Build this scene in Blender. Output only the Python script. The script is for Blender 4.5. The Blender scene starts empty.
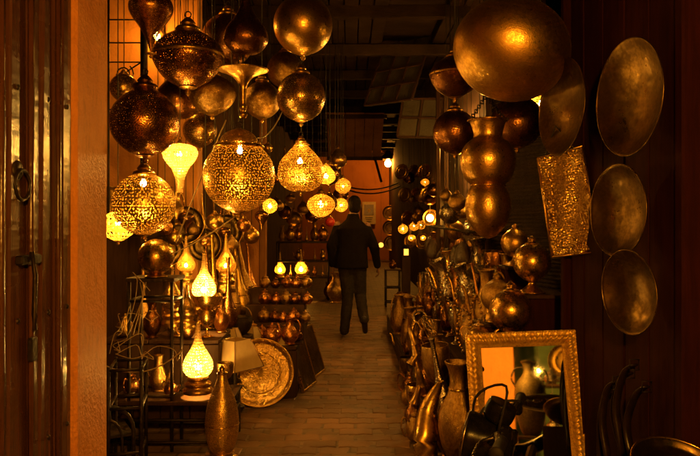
import bpy, bmesh, math, random
from mathutils import Vector, Matrix
R = math.radians
PI = math.pi
random.seed(11)
scene = bpy.context.scene
COL = scene.collection

# ---------------------------------------------------------------- camera
F = 680.0; CX = 350.0; HY = 222.0; CH = 1.45          # focal length and horizon in photo pixels, eye height
cam_d = bpy.data.cameras.new('camera'); cam = bpy.data.objects.new('camera', cam_d); COL.objects.link(cam)
cam.location = (0, 0, CH); cam.rotation_euler = (R(90), 0, 0)
cam_d.sensor_width = 36; cam_d.lens = F / 700 * 36
cam_d.shift_y = -(228 - HY) / 700
cam_d.clip_end = 400
scene.camera = cam
# ---------------------------------------------------------------- night sky, faint moonlight
w = bpy.data.worlds.new('World'); scene.world = w; w.use_nodes = True
nt = w.node_tree; nt.nodes.clear()
sky = nt.nodes.new('ShaderNodeTexSky'); sky.sky_type = 'NISHITA'; sky.sun_disc = False
sky.sun_elevation = R(12); sky.sun_rotation = R(200)
bg = nt.nodes.new('ShaderNodeBackground'); bg.inputs['Strength'].default_value = 0.0003
wo = nt.nodes.new('ShaderNodeOutputWorld')
nt.links.new(sky.outputs[0], bg.inputs[0]); nt.links.new(bg.outputs[0], wo.inputs[0])
sl = bpy.data.lights.new('sun', 'SUN'); sl.energy = 0.004; sl.angle = R(0.5); sl.color = (1, .95, .85)
so = bpy.data.objects.new('sun', sl); COL.objects.link(so); so.rotation_euler = (R(78), 0, R(160))
vs = scene.view_settings
scene.display_settings.display_device = 'sRGB'
vs.view_transform = 'Standard'; vs.look = 'None'; vs.gamma = 1; vs.exposure = 0.36; vs.use_curve_mapping = False
cy = scene.cycles
cy.max_bounces = 5; cy.diffuse_bounces = 2; cy.glossy_bounces = 3; cy.transmission_bounces = 3
cy.transparent_max_bounces = 8; cy.sample_clamp_indirect = 3.0; cy.sample_clamp_direct = 0
cy.caustics_reflective = False; cy.caustics_refractive = False
cy.use_denoising = True
KEY = 1300.0                                            # radiance of the lamp over the photographer
LAMP = (1.0, .41, .038)                                # colour of the bulbs

def P(px, py, d):
    return Vector(((px - CX) / F * d, d, CH + (HY - py) / F * d))

# ================================================================ materials
MATS = {}
class NT:
    def __init__(s, name):
        s.m = bpy.data.materials.new(name); s.m.use_nodes = True
        s.t = s.m.node_tree; s.t.nodes.clear()
        s.out = s.t.nodes.new('ShaderNodeOutputMaterial')
        MATS[name] = s.m
    def n(s, typ, **kw):
        x = s.t.nodes.new('ShaderNode' + typ)
        for k, v in kw.items():
            setattr(x, k, v)
        return x
    def set(s, node, i, v):
        sk = node.inputs[i]
        if isinstance(v, bpy.types.NodeSocket): s.t.links.new(v, sk)
        elif v is not None: sk.default_value = v
    def math(s, op, a, b=None, c=None):
        x = s.n('Math', operation=op)
        s.set(x, 0, a); s.set(x, 1, b); s.set(x, 2, c)
        return x.outputs[0]
    def coord(s, which='Object'):
        return s.n('TexCoord').outputs[which]
    def noise(s, vec, scale, detail=4, rough=.55, dist=0):
        x = s.n('TexNoise'); s.set(x, 'Vector', vec); s.set(x, 'Scale', scale); s.set(x, 'Detail', detail)
        s.set(x, 'Roughness', rough); s.set(x, 'Distortion', dist)
        return x.outputs['Fac']
    def voro(s, vec, scale, feature='F1', rnd=1.0, out='Distance', dims='3D'):
        x = s.n('TexVoronoi', feature=feature, voronoi_dimensions=dims); s.set(x, 'Vector', vec); s.set(x, 'Scale', scale)
        s.set(x, 'Randomness', rnd)
        return x.outputs[out]
    def ramp(s, f, *stops):
        x = s.n('ValToRGB'); s.set(x, 0, f)
        e = x.color_ramp.elements
        while len(e) < len(stops): e.new(.5)
        for k, (p, c) in enumerate(stops):
            e[k].position = p; e[k].color = tuple(c) + ((1,) if len(c) == 3 else ())
        return x.outputs[0]
    def mapping(s, vec, scale=(1, 1, 1), loc=(0, 0, 0)):
        x = s.n('Mapping'); s.set(x, 0, vec); x.inputs['Scale'].default_value = scale; x.inputs['Location'].default_value = loc
        return x.outputs[0]
    def bump(s, h, strength=.3, dist=.01, nrm=None):
        x = s.n('Bump'); s.set(x, 'Height', h); s.set(x, 'Strength', strength); s.set(x, 'Distance', dist)
        if nrm: s.set(x, 'Normal', nrm)
        return x.outputs[0]
    def mixc(s, f, a, b):
        x = s.n('Mix', data_type='RGBA'); s.set(x, 0, f); s.set(x, 6, a); s.set(x, 7, b)
        return x.outputs[2]
    def bsdf(s, color, rough=.5, metal=0.0, nrm=None, **kw):
        x = s.n('BsdfPrincipled')
        s.set(x, 'Base Color', color); s.set(x, 'Roughness', rough); s.set(x, 'Metallic', metal)
        if nrm: s.set(x, 'Normal', nrm)
        for k, v in kw.items(): s.set(x, k.replace('_', ' '), v)
        return x.outputs[0]
    def done(s, sh):
        s.t.links.new(sh, s.out.inputs['Surface']); return s.m

def c4(c): return tuple(c) + (1,)

def metal(name, col, dark, rough=.3, hammer=45, hs=.35, tarn=6, metalness=1.0, thr=(.42, .68)):
    m = NT(name); o = m.coord()
    oi = m.n('ObjectInfo')
    add = m.n('VectorMath', operation='ADD'); m.set(add, 0, o)
    loc = m.n('VectorMath', operation='SCALE'); m.set(loc, 0, oi.outputs['Location']); loc.inputs['Scale'].default_value = 3.1
    m.set(add, 1, loc.outputs[0]); o = add.outputs[0]
    t = m.noise(o, tarn, 3, .65)
    t2 = m.noise(o, tarn * 8, 2, .7)
    f = m.math('ADD', m.math('MULTIPLY', t, .7), m.math('MULTIPLY', t2, .3))
    c = m.ramp(f, (thr[0], dark), (thr[1], col))
    rg = m.n('MapRange'); m.set(rg, 0, f); rg.inputs[1].default_value = .35; rg.inputs[2].default_value = .7
    rg.inputs[3].default_value = min(.75, rough + .2); rg.inputs[4].default_value = rough - .04
    v = m.voro(o, hammer) if hs >= .45 else m.noise(o, hammer * .6, 1)
    n2 = m.bump(v, hs, .02)
    return m.done(m.bsdf(c, rg.outputs[0], metalness, n2))

metal('brass', (.84, .56, .14), (.42, .23, .045), .24, 34, .10, 9)
metal('brass_polished', (.86, .58, .15), (.52, .30, .06), .18, 22, .06)
metal('brass_dull', (.66, .43, .12), (.26, .14, .035), .28, 50, .30)
metal('brass_egg', (.84, .56, .14), (.50, .28, .05), .27, 110, .12, 14)
metal('copper', (.80, .42, .13), (.42, .18, .045), .22, 30, .12)
metal('copper_dark', (.44, .21, .06), (.17, .07, .022), .22, 26, .14)
metal('silver', (.70, .62, .50), (.34, .28, .20), .18, 30, .20)
metal('tray_metal', (.72, .48, .13), (.34, .20, .05), .26, 40, .5)
metal('tray_aged', (.27, .18, .055), (.10, .06, .018), .27, 26, .22, 8)
metal('tray_crumpled', (.86, .58, .16), (.50, .30, .07), .22, 70, .6, 14)
metal('urn_metal', (.22, .16, .06), (.08, .055, .02), .35, 40, .3, 8, metalness=.6)
metal('iron', (.045, .026, .015), (.016, .010, .006), .42, 60, .3, metalness=.5)
metal('chrome', (.38, .32, .25), (.2, .16, .12), .16, 8, .02)
metal('gold_leaf', (.95, .60, .12), (.48, .25, .035), .36, 130, .2, 22, metalness=.65, thr=(.36, .60))

def perforated(name, col, dark, nc=12, k=1.0, rough=.32, metalness=.85, petals=6.0, fine=5.0):
    """pierced sheet metal: six petalled rosettes set in staggered rows, dots between them, cut right through"""
    m = NT(name)
    uv = m.coord('UV'); sp = m.n('SeparateXYZ'); m.set(sp, 0, uv)
    v = m.math('MULTIPLY', sp.outputs[1], nc / .88)
    row = m.math('FLOOR', v)
    u = m.math('ADD', m.math('MULTIPLY', sp.outputs[0], nc), m.math('MULTIPLY', m.math('MODULO', m.math('ADD', row, 20.0), 2.0), .5))
    fx = m.math('SUBTRACT', m.math('FRACT', u), .5)
    fy = m.math('MULTIPLY', m.math('SUBTRACT', m.math('FRACT', v), .5), .88)
    r = m.math('SQRT', m.math('ADD', m.math('MULTIPLY', fx, fx), m.math('MULTIPLY', fy, fy)))
    th = m.math('ARCTAN2', fy, fx)
    def lt(a_, b_): return m.math('LESS_THAN', a_, b_)
    def band(c_, w_): return lt(m.math('ABSOLUTE', m.math('SUBTRACT', r, c_)), w_)
    centre = lt(r, .075 * k)
    pet = m.math('MULTIPLY', band(.19, .075 * k), m.math('GREATER_THAN', m.math('COSINE', m.math('MULTIPLY', th, petals)), .35 - .35 * (k - 1)))
    ringd = m.math('MULTIPLY', band(.345, .040 * k), m.math('GREATER_THAN', m.math('COSINE', m.math('MULTIPLY', th, 14.0)), .1 - .3 * (k - 1)))
    dots = m.voro(m.mapping(uv, (nc * fine, nc * fine, 1)), 1.0, 'F1', .35, dims='2D')
    outer = m.math('MULTIPLY', m.math('GREATER_THAN', r, .42), lt(dots, .36 * k))
    hole = m.math('MAXIMUM', m.math('MAXIMUM', centre, pet), m.math('MAXIMUM', ringd, outer))
    o = m.coord()
    f = m.noise(o, 9, 3)
    c = m.ramp(f, (.35, dark), (.65, col))
    nrm = m.bump(m.math('SINE', m.math('MULTIPLY', r, 40.0)), .10, .004)
    sh = m.bsdf(c, rough, metalness, nrm)
    tr = m.n('BsdfTransparent')
    mx = m.n('MixShader'); m.set(mx, 0, hole); m.set(mx, 1, sh); m.set(mx, 2, tr.outputs[0])
    return m.done(mx.outputs[0])
perforated('pierced_brass', (.82, .54, .14), (.55, .32, .07), 11, 1.05, fine=7.0)
perforated('pierced_fine', (.80, .52, .14), (.48, .28, .06), 12, 1.05, fine=7.0)
perforated('pierced_rosette', (.80, .52, .14), (.48, .28, .06), 10, 1.08, fine=6.0)
perforated('pierced_copper', (.50, .24, .06), (.20, .085, .022), 16, .62, .24, .97)
perforated('pierced_dull', (.66, .42, .12), (.28, .15, .04), 14, .7, .26, .95)
perforated('pierced_open', (.74, .48, .13), (.45, .25, .06), 9, 1.3, .4, .6)

def wood(name, a, b, rough=.45, scale=(14, 14, 1.2), bs=.25, coat=0.0, spec=.12, ripple=False):
    m = NT(name); o = m.coord(); oi = m.n('ObjectInfo')
    add = m.n('VectorMath', operation='ADD'); m.set(add, 0, o); m.set(add, 1, oi.outputs['Location']); o = add.outputs[0]
    v = m.mapping(o, scale)
    g = m.noise(v, 2.2, 7, .62, 1.4)
    g2 = m.noise(o, 3, 4)
    c = m.ramp(g, (.32, a), (.68, b))
    c = m.mixc(m.ramp(g2, (.35, (0, 0, 0)), (.7, (.45, .45, .45))), c, c4([x * .5 for x in a]))
    nb = m.bump(g, bs, .008)
    if ripple: nb = m.bump(m.noise(m.mapping(o, (3, 3, 22)), 1.0, 2), .22, .02, nb)
    return m.done(m.bsdf(c, m.ramp(g2, (.3, (rough - .06,) * 3), (.7, (rough + .12,) * 3)), 0, nb, Coat_Weight=coat, Coat_Roughness=.13, Specular_IOR_Level=spec))
wood('wood_door', (.065, .022, .009), (.12, .046, .018), .23, (26, 26, 1.4), .18, 0.0, .8, True)
wood('wood_red', (.019, .0048, .0022), (.036, .008, .0035), .6, (10, 10, .8), .25, 0.0, .04)
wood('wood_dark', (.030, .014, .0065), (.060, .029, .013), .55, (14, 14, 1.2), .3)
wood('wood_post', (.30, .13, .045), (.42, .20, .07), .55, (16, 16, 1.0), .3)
wood('wood_roof', (.022, .012, .006), (.045, .025, .012), .7, (3, 14, 14), .3)
wood('wood_pale', (.22, .16, .09), (.32, .24, .14), .7, (3, 14, 14), .3)

def plaster(name, a, b, rough=.8, sc=2.2, bs=.35):
    m = NT(name); o = m.coord()
    n1 = m.noise(o, sc, 8, .62); n2 = m.noise(m.mapping(o, (3, 3, .8)), sc * 3, 6, .7)
    c = m.ramp(n1, (.30, a), (.68, b))
    c = m.mixc(m.ramp(n2, (.52, (0, 0, 0)), (.75, (.55, .55, .55))), c, c4([x * .55 for x in a]))
    h = m.math('ADD', m.noise(o, 14, 8, .7), m.math('MULTIPLY', m.voro(o, 60), .25))
    return m.done(m.bsdf(c, rough, 0, m.bump(h, bs, .02), Specular_IOR_Level=.2))
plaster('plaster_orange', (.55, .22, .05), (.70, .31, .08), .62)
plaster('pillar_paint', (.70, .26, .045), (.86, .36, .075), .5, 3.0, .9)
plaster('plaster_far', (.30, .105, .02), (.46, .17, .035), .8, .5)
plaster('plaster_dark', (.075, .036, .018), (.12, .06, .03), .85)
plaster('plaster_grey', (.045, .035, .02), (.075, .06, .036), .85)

def simple(name, a, b, rough, sc=20, bs=.2, metal_=0, dist=.005, **kw):
    m = NT(name); o = m.coord(); f = m.noise(o, sc, 6, .6)
    return m.done(m.bsdf(m.ramp(f, (.35, a), (.66, b)), rough, metal_, m.bump(f, bs, dist), **kw))
simple('cloth_jacket', (.007, .005, .0045), (.012, .009, .008), .9, 60, .3, Specular_IOR_Level=.08)
simple('cloth_jeans', (.026, .020, .015), (.042, .034, .026), .9, 45, .3, Specular_IOR_Level=.1)
simple('cloth_khaki', (.22, .20, .11), (.27, .24, .14), .9, 70, .25)
simple('skin', (.22, .11, .07), (.28, .15, .10), .5, 15, .1)
simple('hair', (.006, .004, .003), (.011, .008, .006), .7, 90, .6, Specular_IOR_Level=.1)
simple('shoe_leather', (.018, .012, .010), (.03, .02, .016), .4, 30, .2)
simple('leather', (.022, .010, .005), (.045, .020, .009), .22, 26, .5, Specular_IOR_Level=.7)
simple('leather_dull', (.010, .005, .003), (.02, .010, .005), .30, 26, .3, Specular_IOR_Level=.3)
simple('leather_tan', (.22, .11, .045), (.30, .16, .07), .42, 24, .3)
simple('black_plastic', (.003, .0025, .0025), (.006, .005, .005), .22, 40, .08, Specular_IOR_Level=.14)
simple('rubber', (.008, .006, .005), (.014, .011, .009), .6, 40, .3, Specular_IOR_Level=.15)
simple('cord_pale', (.30, .21, .10), (.42, .30, .15), .55, 12, .1)
simple('cord_dark', (.02, .017, .013), (.03, .026, .02), .6, 12, .1)
simple('paper', (.40, .30, .16), (.52, .40, .22), .8, 10, .1)
simple('paint_green', (.035, .085, .025), (.06, .13, .04), .6, 6, .1)
simple('red_plastic', (.40, .02, .01), (.5, .03, .015), .4, 6, .1)
simple('ink', (.02, .018, .015), (.03, .028, .02), .7, 20, .1)
simple('ceramic', (.12, .075, .035), (.20, .12, .055), .25, 14, .1)

def parchment():
    m = NT('parchment'); o = m.coord(); f = m.noise(o, 12, 6, .6)
    c = m.ramp(f, (.3, (.74, .52, .22)), (.7, (.86, .64, .32)))
    b = m.bsdf(c, .7, 0, m.bump(f, .2, .004))
    t = m.n('BsdfTranslucent'); m.set(t, 0, c)
    mx = m.n('MixShader'); mx.inputs[0].default_value = .35; m.set(mx, 1, b); m.set(mx, 2, t.outputs[0])
    return m.done(mx.outputs[0])
parchment()

def stone(name, a, b, rough=.6):
    m = NT(name); o = m.coord(); oi = m.n('ObjectInfo')
    add = m.n('VectorMath', operation='ADD'); m.set(add, 0, o); m.set(add, 1, oi.outputs['Location']); o = add.outputs[0]
    f = m.noise(o, 7, 8, .68)
    c = m.ramp(f, (.3, a), (.7, b))
    c = m.mixc(m.ramp(m.noise(o, 1.7, 5, .6), (.40, (0, 0, 0)), (.66, (.75, .75, .75))), c, c4([x * .38 for x in a]))
    rnd = m.ramp(oi.outputs['Random'], (0, (.62, .62, .62)), (1, (1.15, 1.12, 1.08)))
    mul = m.n('Mix', data_type='RGBA', blend_type='MULTIPLY'); mul.inputs[0].default_value = 1
    m.set(mul, 6, c); m.set(mul, 7, rnd)
    h = m.math('ADD', f, m.math('MULTIPLY', m.noise(o, 60, 5, .7), .4))
    return m.done(m.bsdf(mul.outputs[2], m.ramp(f, (.3, (rough - .14,) * 3), (.7, (rough + .15,) * 3)), 0, m.bump(h, .5, .012)))
stone('paver_stone', (.19, .098, .048), (.31, .165, .08), .55)

def ground_mat():
    m = NT('ground_dust'); o = m.coord()
    br = m.n('TexBrick'); m.set(br, 'Vector', o); br.offset = .5
    br.inputs['Scale'].default_value = 1.0; br.inputs['Brick Width'].default_value = .24; br.inputs['Row Height'].default_value = .13
    br.inputs['Mortar Size'].default_value = .008
    br.inputs['Color1'].default_value = (.22, .14, .08, 1); br.inputs['Color2'].default_value = (.15, .10, .06, 1)
    br.inputs['Mortar'].default_value = (.09, .052, .028, 1)
    n1 = m.noise(o, 6, 8, .65)
    mul = m.n('Mix', data_type='RGBA', blend_type='MULTIPLY'); mul.inputs[0].default_value = .8
    m.set(mul, 6, br.outputs['Color']); m.set(mul, 7, m.ramp(n1, (.3, (.5, .5, .5)), (.7, (1.2, 1.15, 1.1))))
    h = m.math('ADD', m.math('MULTIPLY', br.outputs['Fac'], -1), m.math('MULTIPLY', n1, .8))
    return m.done(m.bsdf(mul.outputs[2], .6, 0, m.bump(h, .5, .01)))
ground_mat()

def emit(name, col, strength, sample=True):
    m = NT(name); e = m.n('Emission'); m.set(e, 0, c4(col)); e.inputs[1].default_value = strength
    m.done(e.outputs[0])
    if not sample: m.m.cycles.emission_sampling = 'NONE'
    return m.m
emit('bulb_key', LAMP, KEY)
emit('bulb_strong', LAMP, 700.0)
emit('bulb', (1.0, .45, .05), 1400.0)
emit('bulb_hot', (1.0, .50, .085), 2000.0)
emit('bulb_soft', LAMP, 300.0)
emit('bulb_small', LAMP, 260.0)
emit('bulb_far', LAMP, 120.0)
emit('bulb_street', (1, .36, .035), 230.0)

def glow_glass(name, s_lo, s_hi, n=60, thr=.23):
    """lit frosted glass behind a net of pierced metal (the glass is the light source)"""
    m = NT(name); uv = m.coord('UV')
    d = m.voro(m.mapping(uv, (n, n, 1)), 1.0, 'DISTANCE_TO_EDGE', .35, dims='2D')
    net = m.math('LESS_THAN', d, thr * .5)
    e = m.n('Emission'); m.set(e, 0, c4((1.0, .46, .055))); e.inputs[1].default_value = s_hi
    b = m.bsdf(c4((.6, .36, .10)), .4, .7)
    e2 = m.n('Emission'); m.set(e2, 0, c4((1.0, .50, .10))); e2.inputs[1].default_value = s_lo
    ad = m.n('AddShader'); m.set(ad, 0, b); m.set(ad, 1, e2.outputs[0])
    mx = m.n('MixShader'); m.set(mx, 0, net); m.set(mx, 1, e.outputs[0]); m.set(mx, 2, ad.outputs[0])
    return m.done(mx.outputs[0])
glow_glass('lit_glass', .25, .9, 20, .10)
glow_glass('lit_glass_bright', .5, 1.9, 16, .10)
glow_glass('lit_glass_dim', .12, .35, 30, .22)
def filigree(name, n, thr, coarse, trans=.45):
    """thin pierced brass over translucent skin, lit from within by its own bulb"""
    m = NT(name); uv = m.coord('UV')
    d = m.voro(m.mapping(uv, (n, n, 1)), 1.0, 'F1', .3, dims='2D')
    cd = m.voro(m.mapping(uv, (coarse, coarse, 1), (.2, .4, 0)), 1.0, 'DISTANCE_TO_EDGE', .0, dims='2D')
    solid = m.math('LESS_THAN', cd, .035)
    hole = m.math('MULTIPLY', m.math('LESS_THAN', d, thr), m.math('SUBTRACT', 1.0, solid))
    b = m.bsdf(c4((.62, .40, .14)), .45, .5)
    t = m.n('BsdfTranslucent'); m.set(t, 0, c4((.50, .32, .10)))
    mx = m.n('MixShader'); mx.inputs[0].default_value = trans; m.set(mx, 1, b); m.set(mx, 2, t.outputs[0])
    tr = m.n('BsdfTransparent')
    m2 = m.n('MixShader'); m.set(m2, 0, hole); m.set(m2, 1, mx.outputs[0]); m.set(m2, 2, tr.outputs[0])
    return m.done(m2.outputs[0])
filigree('lit_filigree', 32, .34, 8, .16)
filigree('lit_filigree_bold', 22, .34, 6, .2)
filigree('lit_filigree_fine', 36, .36, 9, .2)
def mirror_mat():
    m = NT('mirror_glass'); o = m.coord()
    f = m.noise(o, 30, 5)
    return m.done(m.bsdf(c4((.78, .78, .74)), m.ramp(f, (.4, (.015,) * 3), (.8, (.05,) * 3)), 1.0))
mirror_mat()
def M(n): return MATS[n]

# ================================================================ mesh helpers
def mesh(name, verts, faces, uvs=None, smooth=True, auto=None):
    me = bpy.data.meshes.new(name); me.from_pydata([tuple(v) for v in verts], [], faces)
    if uvs:
        l = me.uv_layers.new(name='UVMap')
        k = 0
        for f in uvs:
            for uvp in f: l.data[k].uv = uvp; k += 1
    if smooth: me.polygons.foreach_set('use_smooth', [True] * len(me.polygons))
    me.update()
    return me

def cr(pts, n=5):
    """smooth a profile through its points"""
    out = []; p = [pts[0]] + list(pts) + [pts[-1]]
    for i in range(1, len(p) - 2):
        a, b, c, d = p[i - 1], p[i], p[i + 1], p[i + 2]
        for k in range(n):
            t = k / n
            out.append(tuple(.5 * ((2 * b[j]) + (-a[j] + c[j]) * t + (2 * a[j] - 5 * b[j] + 4 * c[j] - d[j]) * t * t + (-a[j] + 3 * b[j] - 3 * c[j] + d[j]) * t ** 3) for j in range(len(b))))
    out.append(tuple(pts[-1]))
    return [(max(o[0], .0005),) + o[1:] for o in out] if len(pts[0]) == 2 else out

def lathe(prof, seg=28, flute=None, name='lathe'):
    prof = [(max(r, .0008), z) for r, z in prof]
    rm = max(r for r, z in prof); L = [0]
    for a, b in zip(prof, prof[1:]): L.append(L[-1] + math.hypot(a[0] - b[0], a[1] - b[1]))
    V, Fc, U = [], [], []
    for r, z in prof:
        for k in range(seg):
            a = 2 * PI * k / seg + PI / 2
            q = r * (1 + (flute[1] * math.cos(flute[0] * a) if flute else 0))
            V.append((q * math.cos(a), q * math.sin(a), z))
    c = 1 / (2 * PI * rm)
    for i in range(len(prof) - 1):
        for k in range(seg):
            k2 = (k + 1) % seg
            Fc.append((i * seg + k, i * seg + k2, (i + 1) * seg + k2, (i + 1) * seg + k))
            u0, u1 = k / seg, (k + 1) / seg
            U.append(((u0, L[i] * c), (u1, L[i] * c), (u1, L[i + 1] * c), (u0, L[i + 1] * c)))
    return mesh(name, V, Fc, U)

def tube(pts, r, seg=8, taper=None, name='tube', closed=False):
    pts = [Vector(p) for p in pts]; n = len(pts); V, Fc = [], []
    ref = Vector((0, 0, 1))
    for i, p in enumerate(pts):
        if closed: t = pts[(i + 1) % n] - pts[i - 1]
        else: t = (pts[min(i + 1, n - 1)] - pts[max(i - 1, 0)])
        t = t.normalized() if t.length > 1e-9 else Vector((0, 0, 1))
        u = t.cross(ref)
        if u.length < .1: u = t.cross(Vector((1, 0, 0)))
        u.normalize(); v = t.cross(u)
        rr = r if taper is None else (taper[i] if isinstance(taper, (list, tuple)) and len(taper) == n else r + (taper - r) * i / (n - 1))
        for k in range(seg):
            a = 2 * PI * k / seg
            V.append(p + (u * math.cos(a) + v * math.sin(a)) * rr)
    for i in range(n if closed else n - 1):
        j = (i + 1) % n
        for k in range(seg):
            k2 = (k + 1) % seg
            Fc.append((i * seg + k, i * seg + k2, j * seg + k2, j * seg + k))
    if not closed:
        Fc.append(tuple(range(seg - 1, -1, -1))); Fc.append(tuple((n - 1) * seg + k for k in range(seg)))
    return mesh(name, V, Fc)

def box(sx, sy, sz, o=(0, 0, 0), bev=.004, name='box', base=False):
    """box centred on o (or standing on it)"""
    bm = bmesh.new(); bmesh.ops.create_cube(bm, size=1)
    for v in bm.verts:
        v.co = Vector((v.co.x * sx + o[0], v.co.y * sy + o[1], (v.co.z + (.5 if base else 0)) * sz + o[2]))
    if bev: bmesh.ops.bevel(bm, geom=bm.edges[:], offset=min(bev, sx * .3, sy * .3, sz * .3), segments=1, affect='EDGES')
    me = bpy.data.meshes.new(name); bm.to_mesh(me); bm.free()
    return me

def joined(meshes, name='joined'):
    bm = bmesh.new()
    for m in meshes: bm.from_mesh(m)
    me = bpy.data.meshes.new(name); bm.to_mesh(me); bm.free()
    return me

def xform(me, loc=(0, 0, 0), rot=(0, 0, 0), sc=(1, 1, 1)):
    from mathutils import Euler
    me = me.copy(); me.transform(Matrix.Translation(loc) @ Euler(rot).to_matrix().to_4x4() @ Matrix.Diagonal((*sc, 1)))
    return me

def ob(name, me, mat, parent=None, loc=(0, 0, 0), rot=(0, 0, 0), sc=(1, 1, 1), label=None):
    """one part"""
    if isinstance(mat, str): mat = M(mat)
    if len(me.materials) == 0: me.materials.append(mat)
    elif me.materials[0] != mat:
        me = me.copy(); me.materials[0] = mat
    o = bpy.data.objects.new(name, me); COL.objects.link(o)
    o.parent = parent; o.location = loc; o.rotation_euler = rot; o.scale = sc
    if label: o['label'] = label
    return o

def thing(name, label, cat, loc=(0, 0, 0), rot=(0, 0, 0), group=None, sc=1.0):
    o = bpy.data.objects.new(name, None); COL.objects.link(o); o.empty_display_size = .1
    o.location = loc; o.rotation_euler = rot; o.scale = (sc, sc, sc) if not isinstance(sc, tuple) else sc
    o['label'] = label; o['category'] = cat
    if group: o['group'] = group
    return o
def tag(o, label, cat, group=None):
    o['label'] = label; o['category'] = cat
    if group: o['group'] = group
    return o
def struct(o): o['kind'] = 'structure'; return o

CACHE = {}
def cached(key, fn):
    if key not in CACHE: CACHE[key] = fn()
    return CACHE[key]
ORD = ('first second third fourth fifth sixth seventh eighth ninth tenth eleventh twelfth thirteenth fourteenth fifteenth sixteenth seventeenth eighteenth nineteenth twentieth' + ' twenty-first twenty-second twenty-third twenty-fourth').split()

def sag(a, b, drop, n=12):
    a, b = Vector(a), Vector(b)
    return [a.lerp(b, k / n) - Vector((0, 0, drop * 4 * (k / n) * (1 - k / n))) for k in range(n + 1)]
def bez(pts, n=6):
    return [Vector(p) for p in cr([tuple(p) for p in pts], n)]

# ================================================================ the setting
# ---- ground
g = ob('ground', mesh('ground', [(-60, -60, -.0045), (60, -60, -.0045), (60, 90, -.0045), (-60, 90, -.0045)], [(0, 1, 2, 3)], smooth=False), 'ground_dust'); struct(g)
def paver_mesh(seed):
    rnd = random.Random(seed)
    a, b = .232, .122; am = .016
    xs = [-a / 2 + a * k / 4 for k in range(5)]
    zz = [0, am, 0, am, 0]
    j = lambda: rnd.uniform(-.0025, .0025)
    bot = [(x + j(), -b / 2 + z + j()) for x, z in zip(xs, zz)]
    top = [(x + j(), b / 2 + z + j()) for x, z in zip(xs[::-1], zz[::-1])]
    ol = bot + top; n = len(ol)
    V = [(x, y, -.05) for x, y in ol] + [(x, y, -.004) for x, y in ol] + [(x * .95, (y - am / 2) * .92 + am / 2, rnd.uniform(-.001, .002)) for x, y in ol]
    Fc = []
    for L in (0, 1):
        for k in range(n):
            k2 = (k + 1) % n; Fc.append((L * n + k, L * n + k2, (L + 1) * n + k2, (L + 1) * n + k))
    # top: strips
    for k in range(4): Fc.append((2 * n + k, 2 * n + k + 1, 2 * n + n - 2 - k, 2 * n + n - 1 - k))
    return mesh('paver', V, Fc, smooth=False)
pv = [paver_mesh(s) for s in range(6)]
for p_ in pv: p_.materials.append(M('paver_stone'))
cnt = 0
ny = 0
y = 4.18
while cnt < 300 and y < 11:
    x = -.92 + (.12 if ny % 2 else 0)
    while x < .80 and cnt < 300:
        lim_l = -.95 if y < 5.0 else (-.95 + (y - 5.0) * .35 if y < 6.2 else -.62)
        if x > lim_l and x < .46 + (y - 4.2) * .06 + .12:
            o = bpy.data.objects.new('paver', pv[random.randrange(6)]); COL.objects.link(o); o.parent = g
            o.location = (x, y, random.uniform(-.005, .003)); o.scale = (random.uniform(.93, 1.03), random.uniform(.93, 1.03), 1); o.rotation_euler = (random.gauss(0, .016), random.gauss(0, .016), random.gauss(0, .028) + (PI if False else 0))
            cnt += 1
        x += .24
    y += .13; ny += 1

# ---- left wall, open door leaf and pillar beside the camera
lw = ob('shop_wall', box(.30, 5.6, 4.2, (0, 0, 0), .01, base=True), 'plaster_dark', loc=(-1.50, .38, 0)); tag(lw, 'plaster wall behind the studded wooden door at far left', 'wall')
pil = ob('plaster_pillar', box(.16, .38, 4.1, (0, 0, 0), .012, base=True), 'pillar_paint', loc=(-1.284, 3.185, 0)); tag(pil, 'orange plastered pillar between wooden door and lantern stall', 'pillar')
door = thing('wooden_door', 'dark red brown plank door with iron rings on the left', 'door', (-1.240, 1.12, .04))
yy = 0; k = 0
while yy < 1.84:
    wd = random.choice((.05, .06, .075, .09))
    if yy + wd > 1.86: wd = 1.86 - yy
    me = box(.045, wd - .006, 2.72, (0, wd / 2, 0), .007, base=True)
    ob('plank', me, 'wood_door', door, (random.uniform(-.004, .004), yy, 0), (random.gauss(0, .003), random.gauss(0, .004), random.gauss(0, .04)))
    yy += wd; k += 1
for yb in (.30, .70, 1.02, 1.24, 1.46, 1.70):            # raised vertical mouldings
    ob('moulding', tube([(0, 0, 0), (0, 0, 2.7)], .012, 6), 'wood_door', door, (.030, yb, .01), (0, 0, 0))
for zz in (.30,):
    ob('rail', box(.03, 1.80, .11, bev=.008), 'wood_door', door, (.035, .93, zz))
def ring_pull(parent, y, z, r=.055):
    a = ob('ring_plate', lathe([(.0, .012), (.02, .012), (.034, .006), (.036, 0)], 14), 'iron', parent, (.026, y, z), (0, PI / 2, 0))
    ob('ring', tube([(0, r * math.sin(t * 2 * PI / 20), -r + r * math.cos(t * 2 * PI / 20)) for t in range(20)], .007, 6, closed=True), 'iron', a, (0, 0, .02), (0, -PI / 2, 0))
ring_pull(door, 1.36, 1.60); ring_pull(door, 1.12, 1.62)
lt = ob('latch', box(.03, .16, .035, bev=.006), 'iron', door, (.04, 1.42, 1.27))
ob('latch_bar', tube([(0, 0, .03), (.01, .01, -.06), (.0, .02, -.2), (.012, .0, -.26)], .009, 6), 'iron', lt, (.02, -.02, 0))
ob('hasp', box(.02, .05, .09, bev=.005), 'iron', door, (.04, 1.45, .93))
for zz in (.55, 1.05, 1.9):
    for yb in (.2, .55, .9, 1.12, 1.35, 1.6, 1.78):
        ob('stud', cached('stud', lambda: lathe(cr([(.011, 0), (.009, .006), (.0, .009)], 3), 8)), 'iron', door, (.032, yb, zz), (0, PI / 2, 0))
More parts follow.
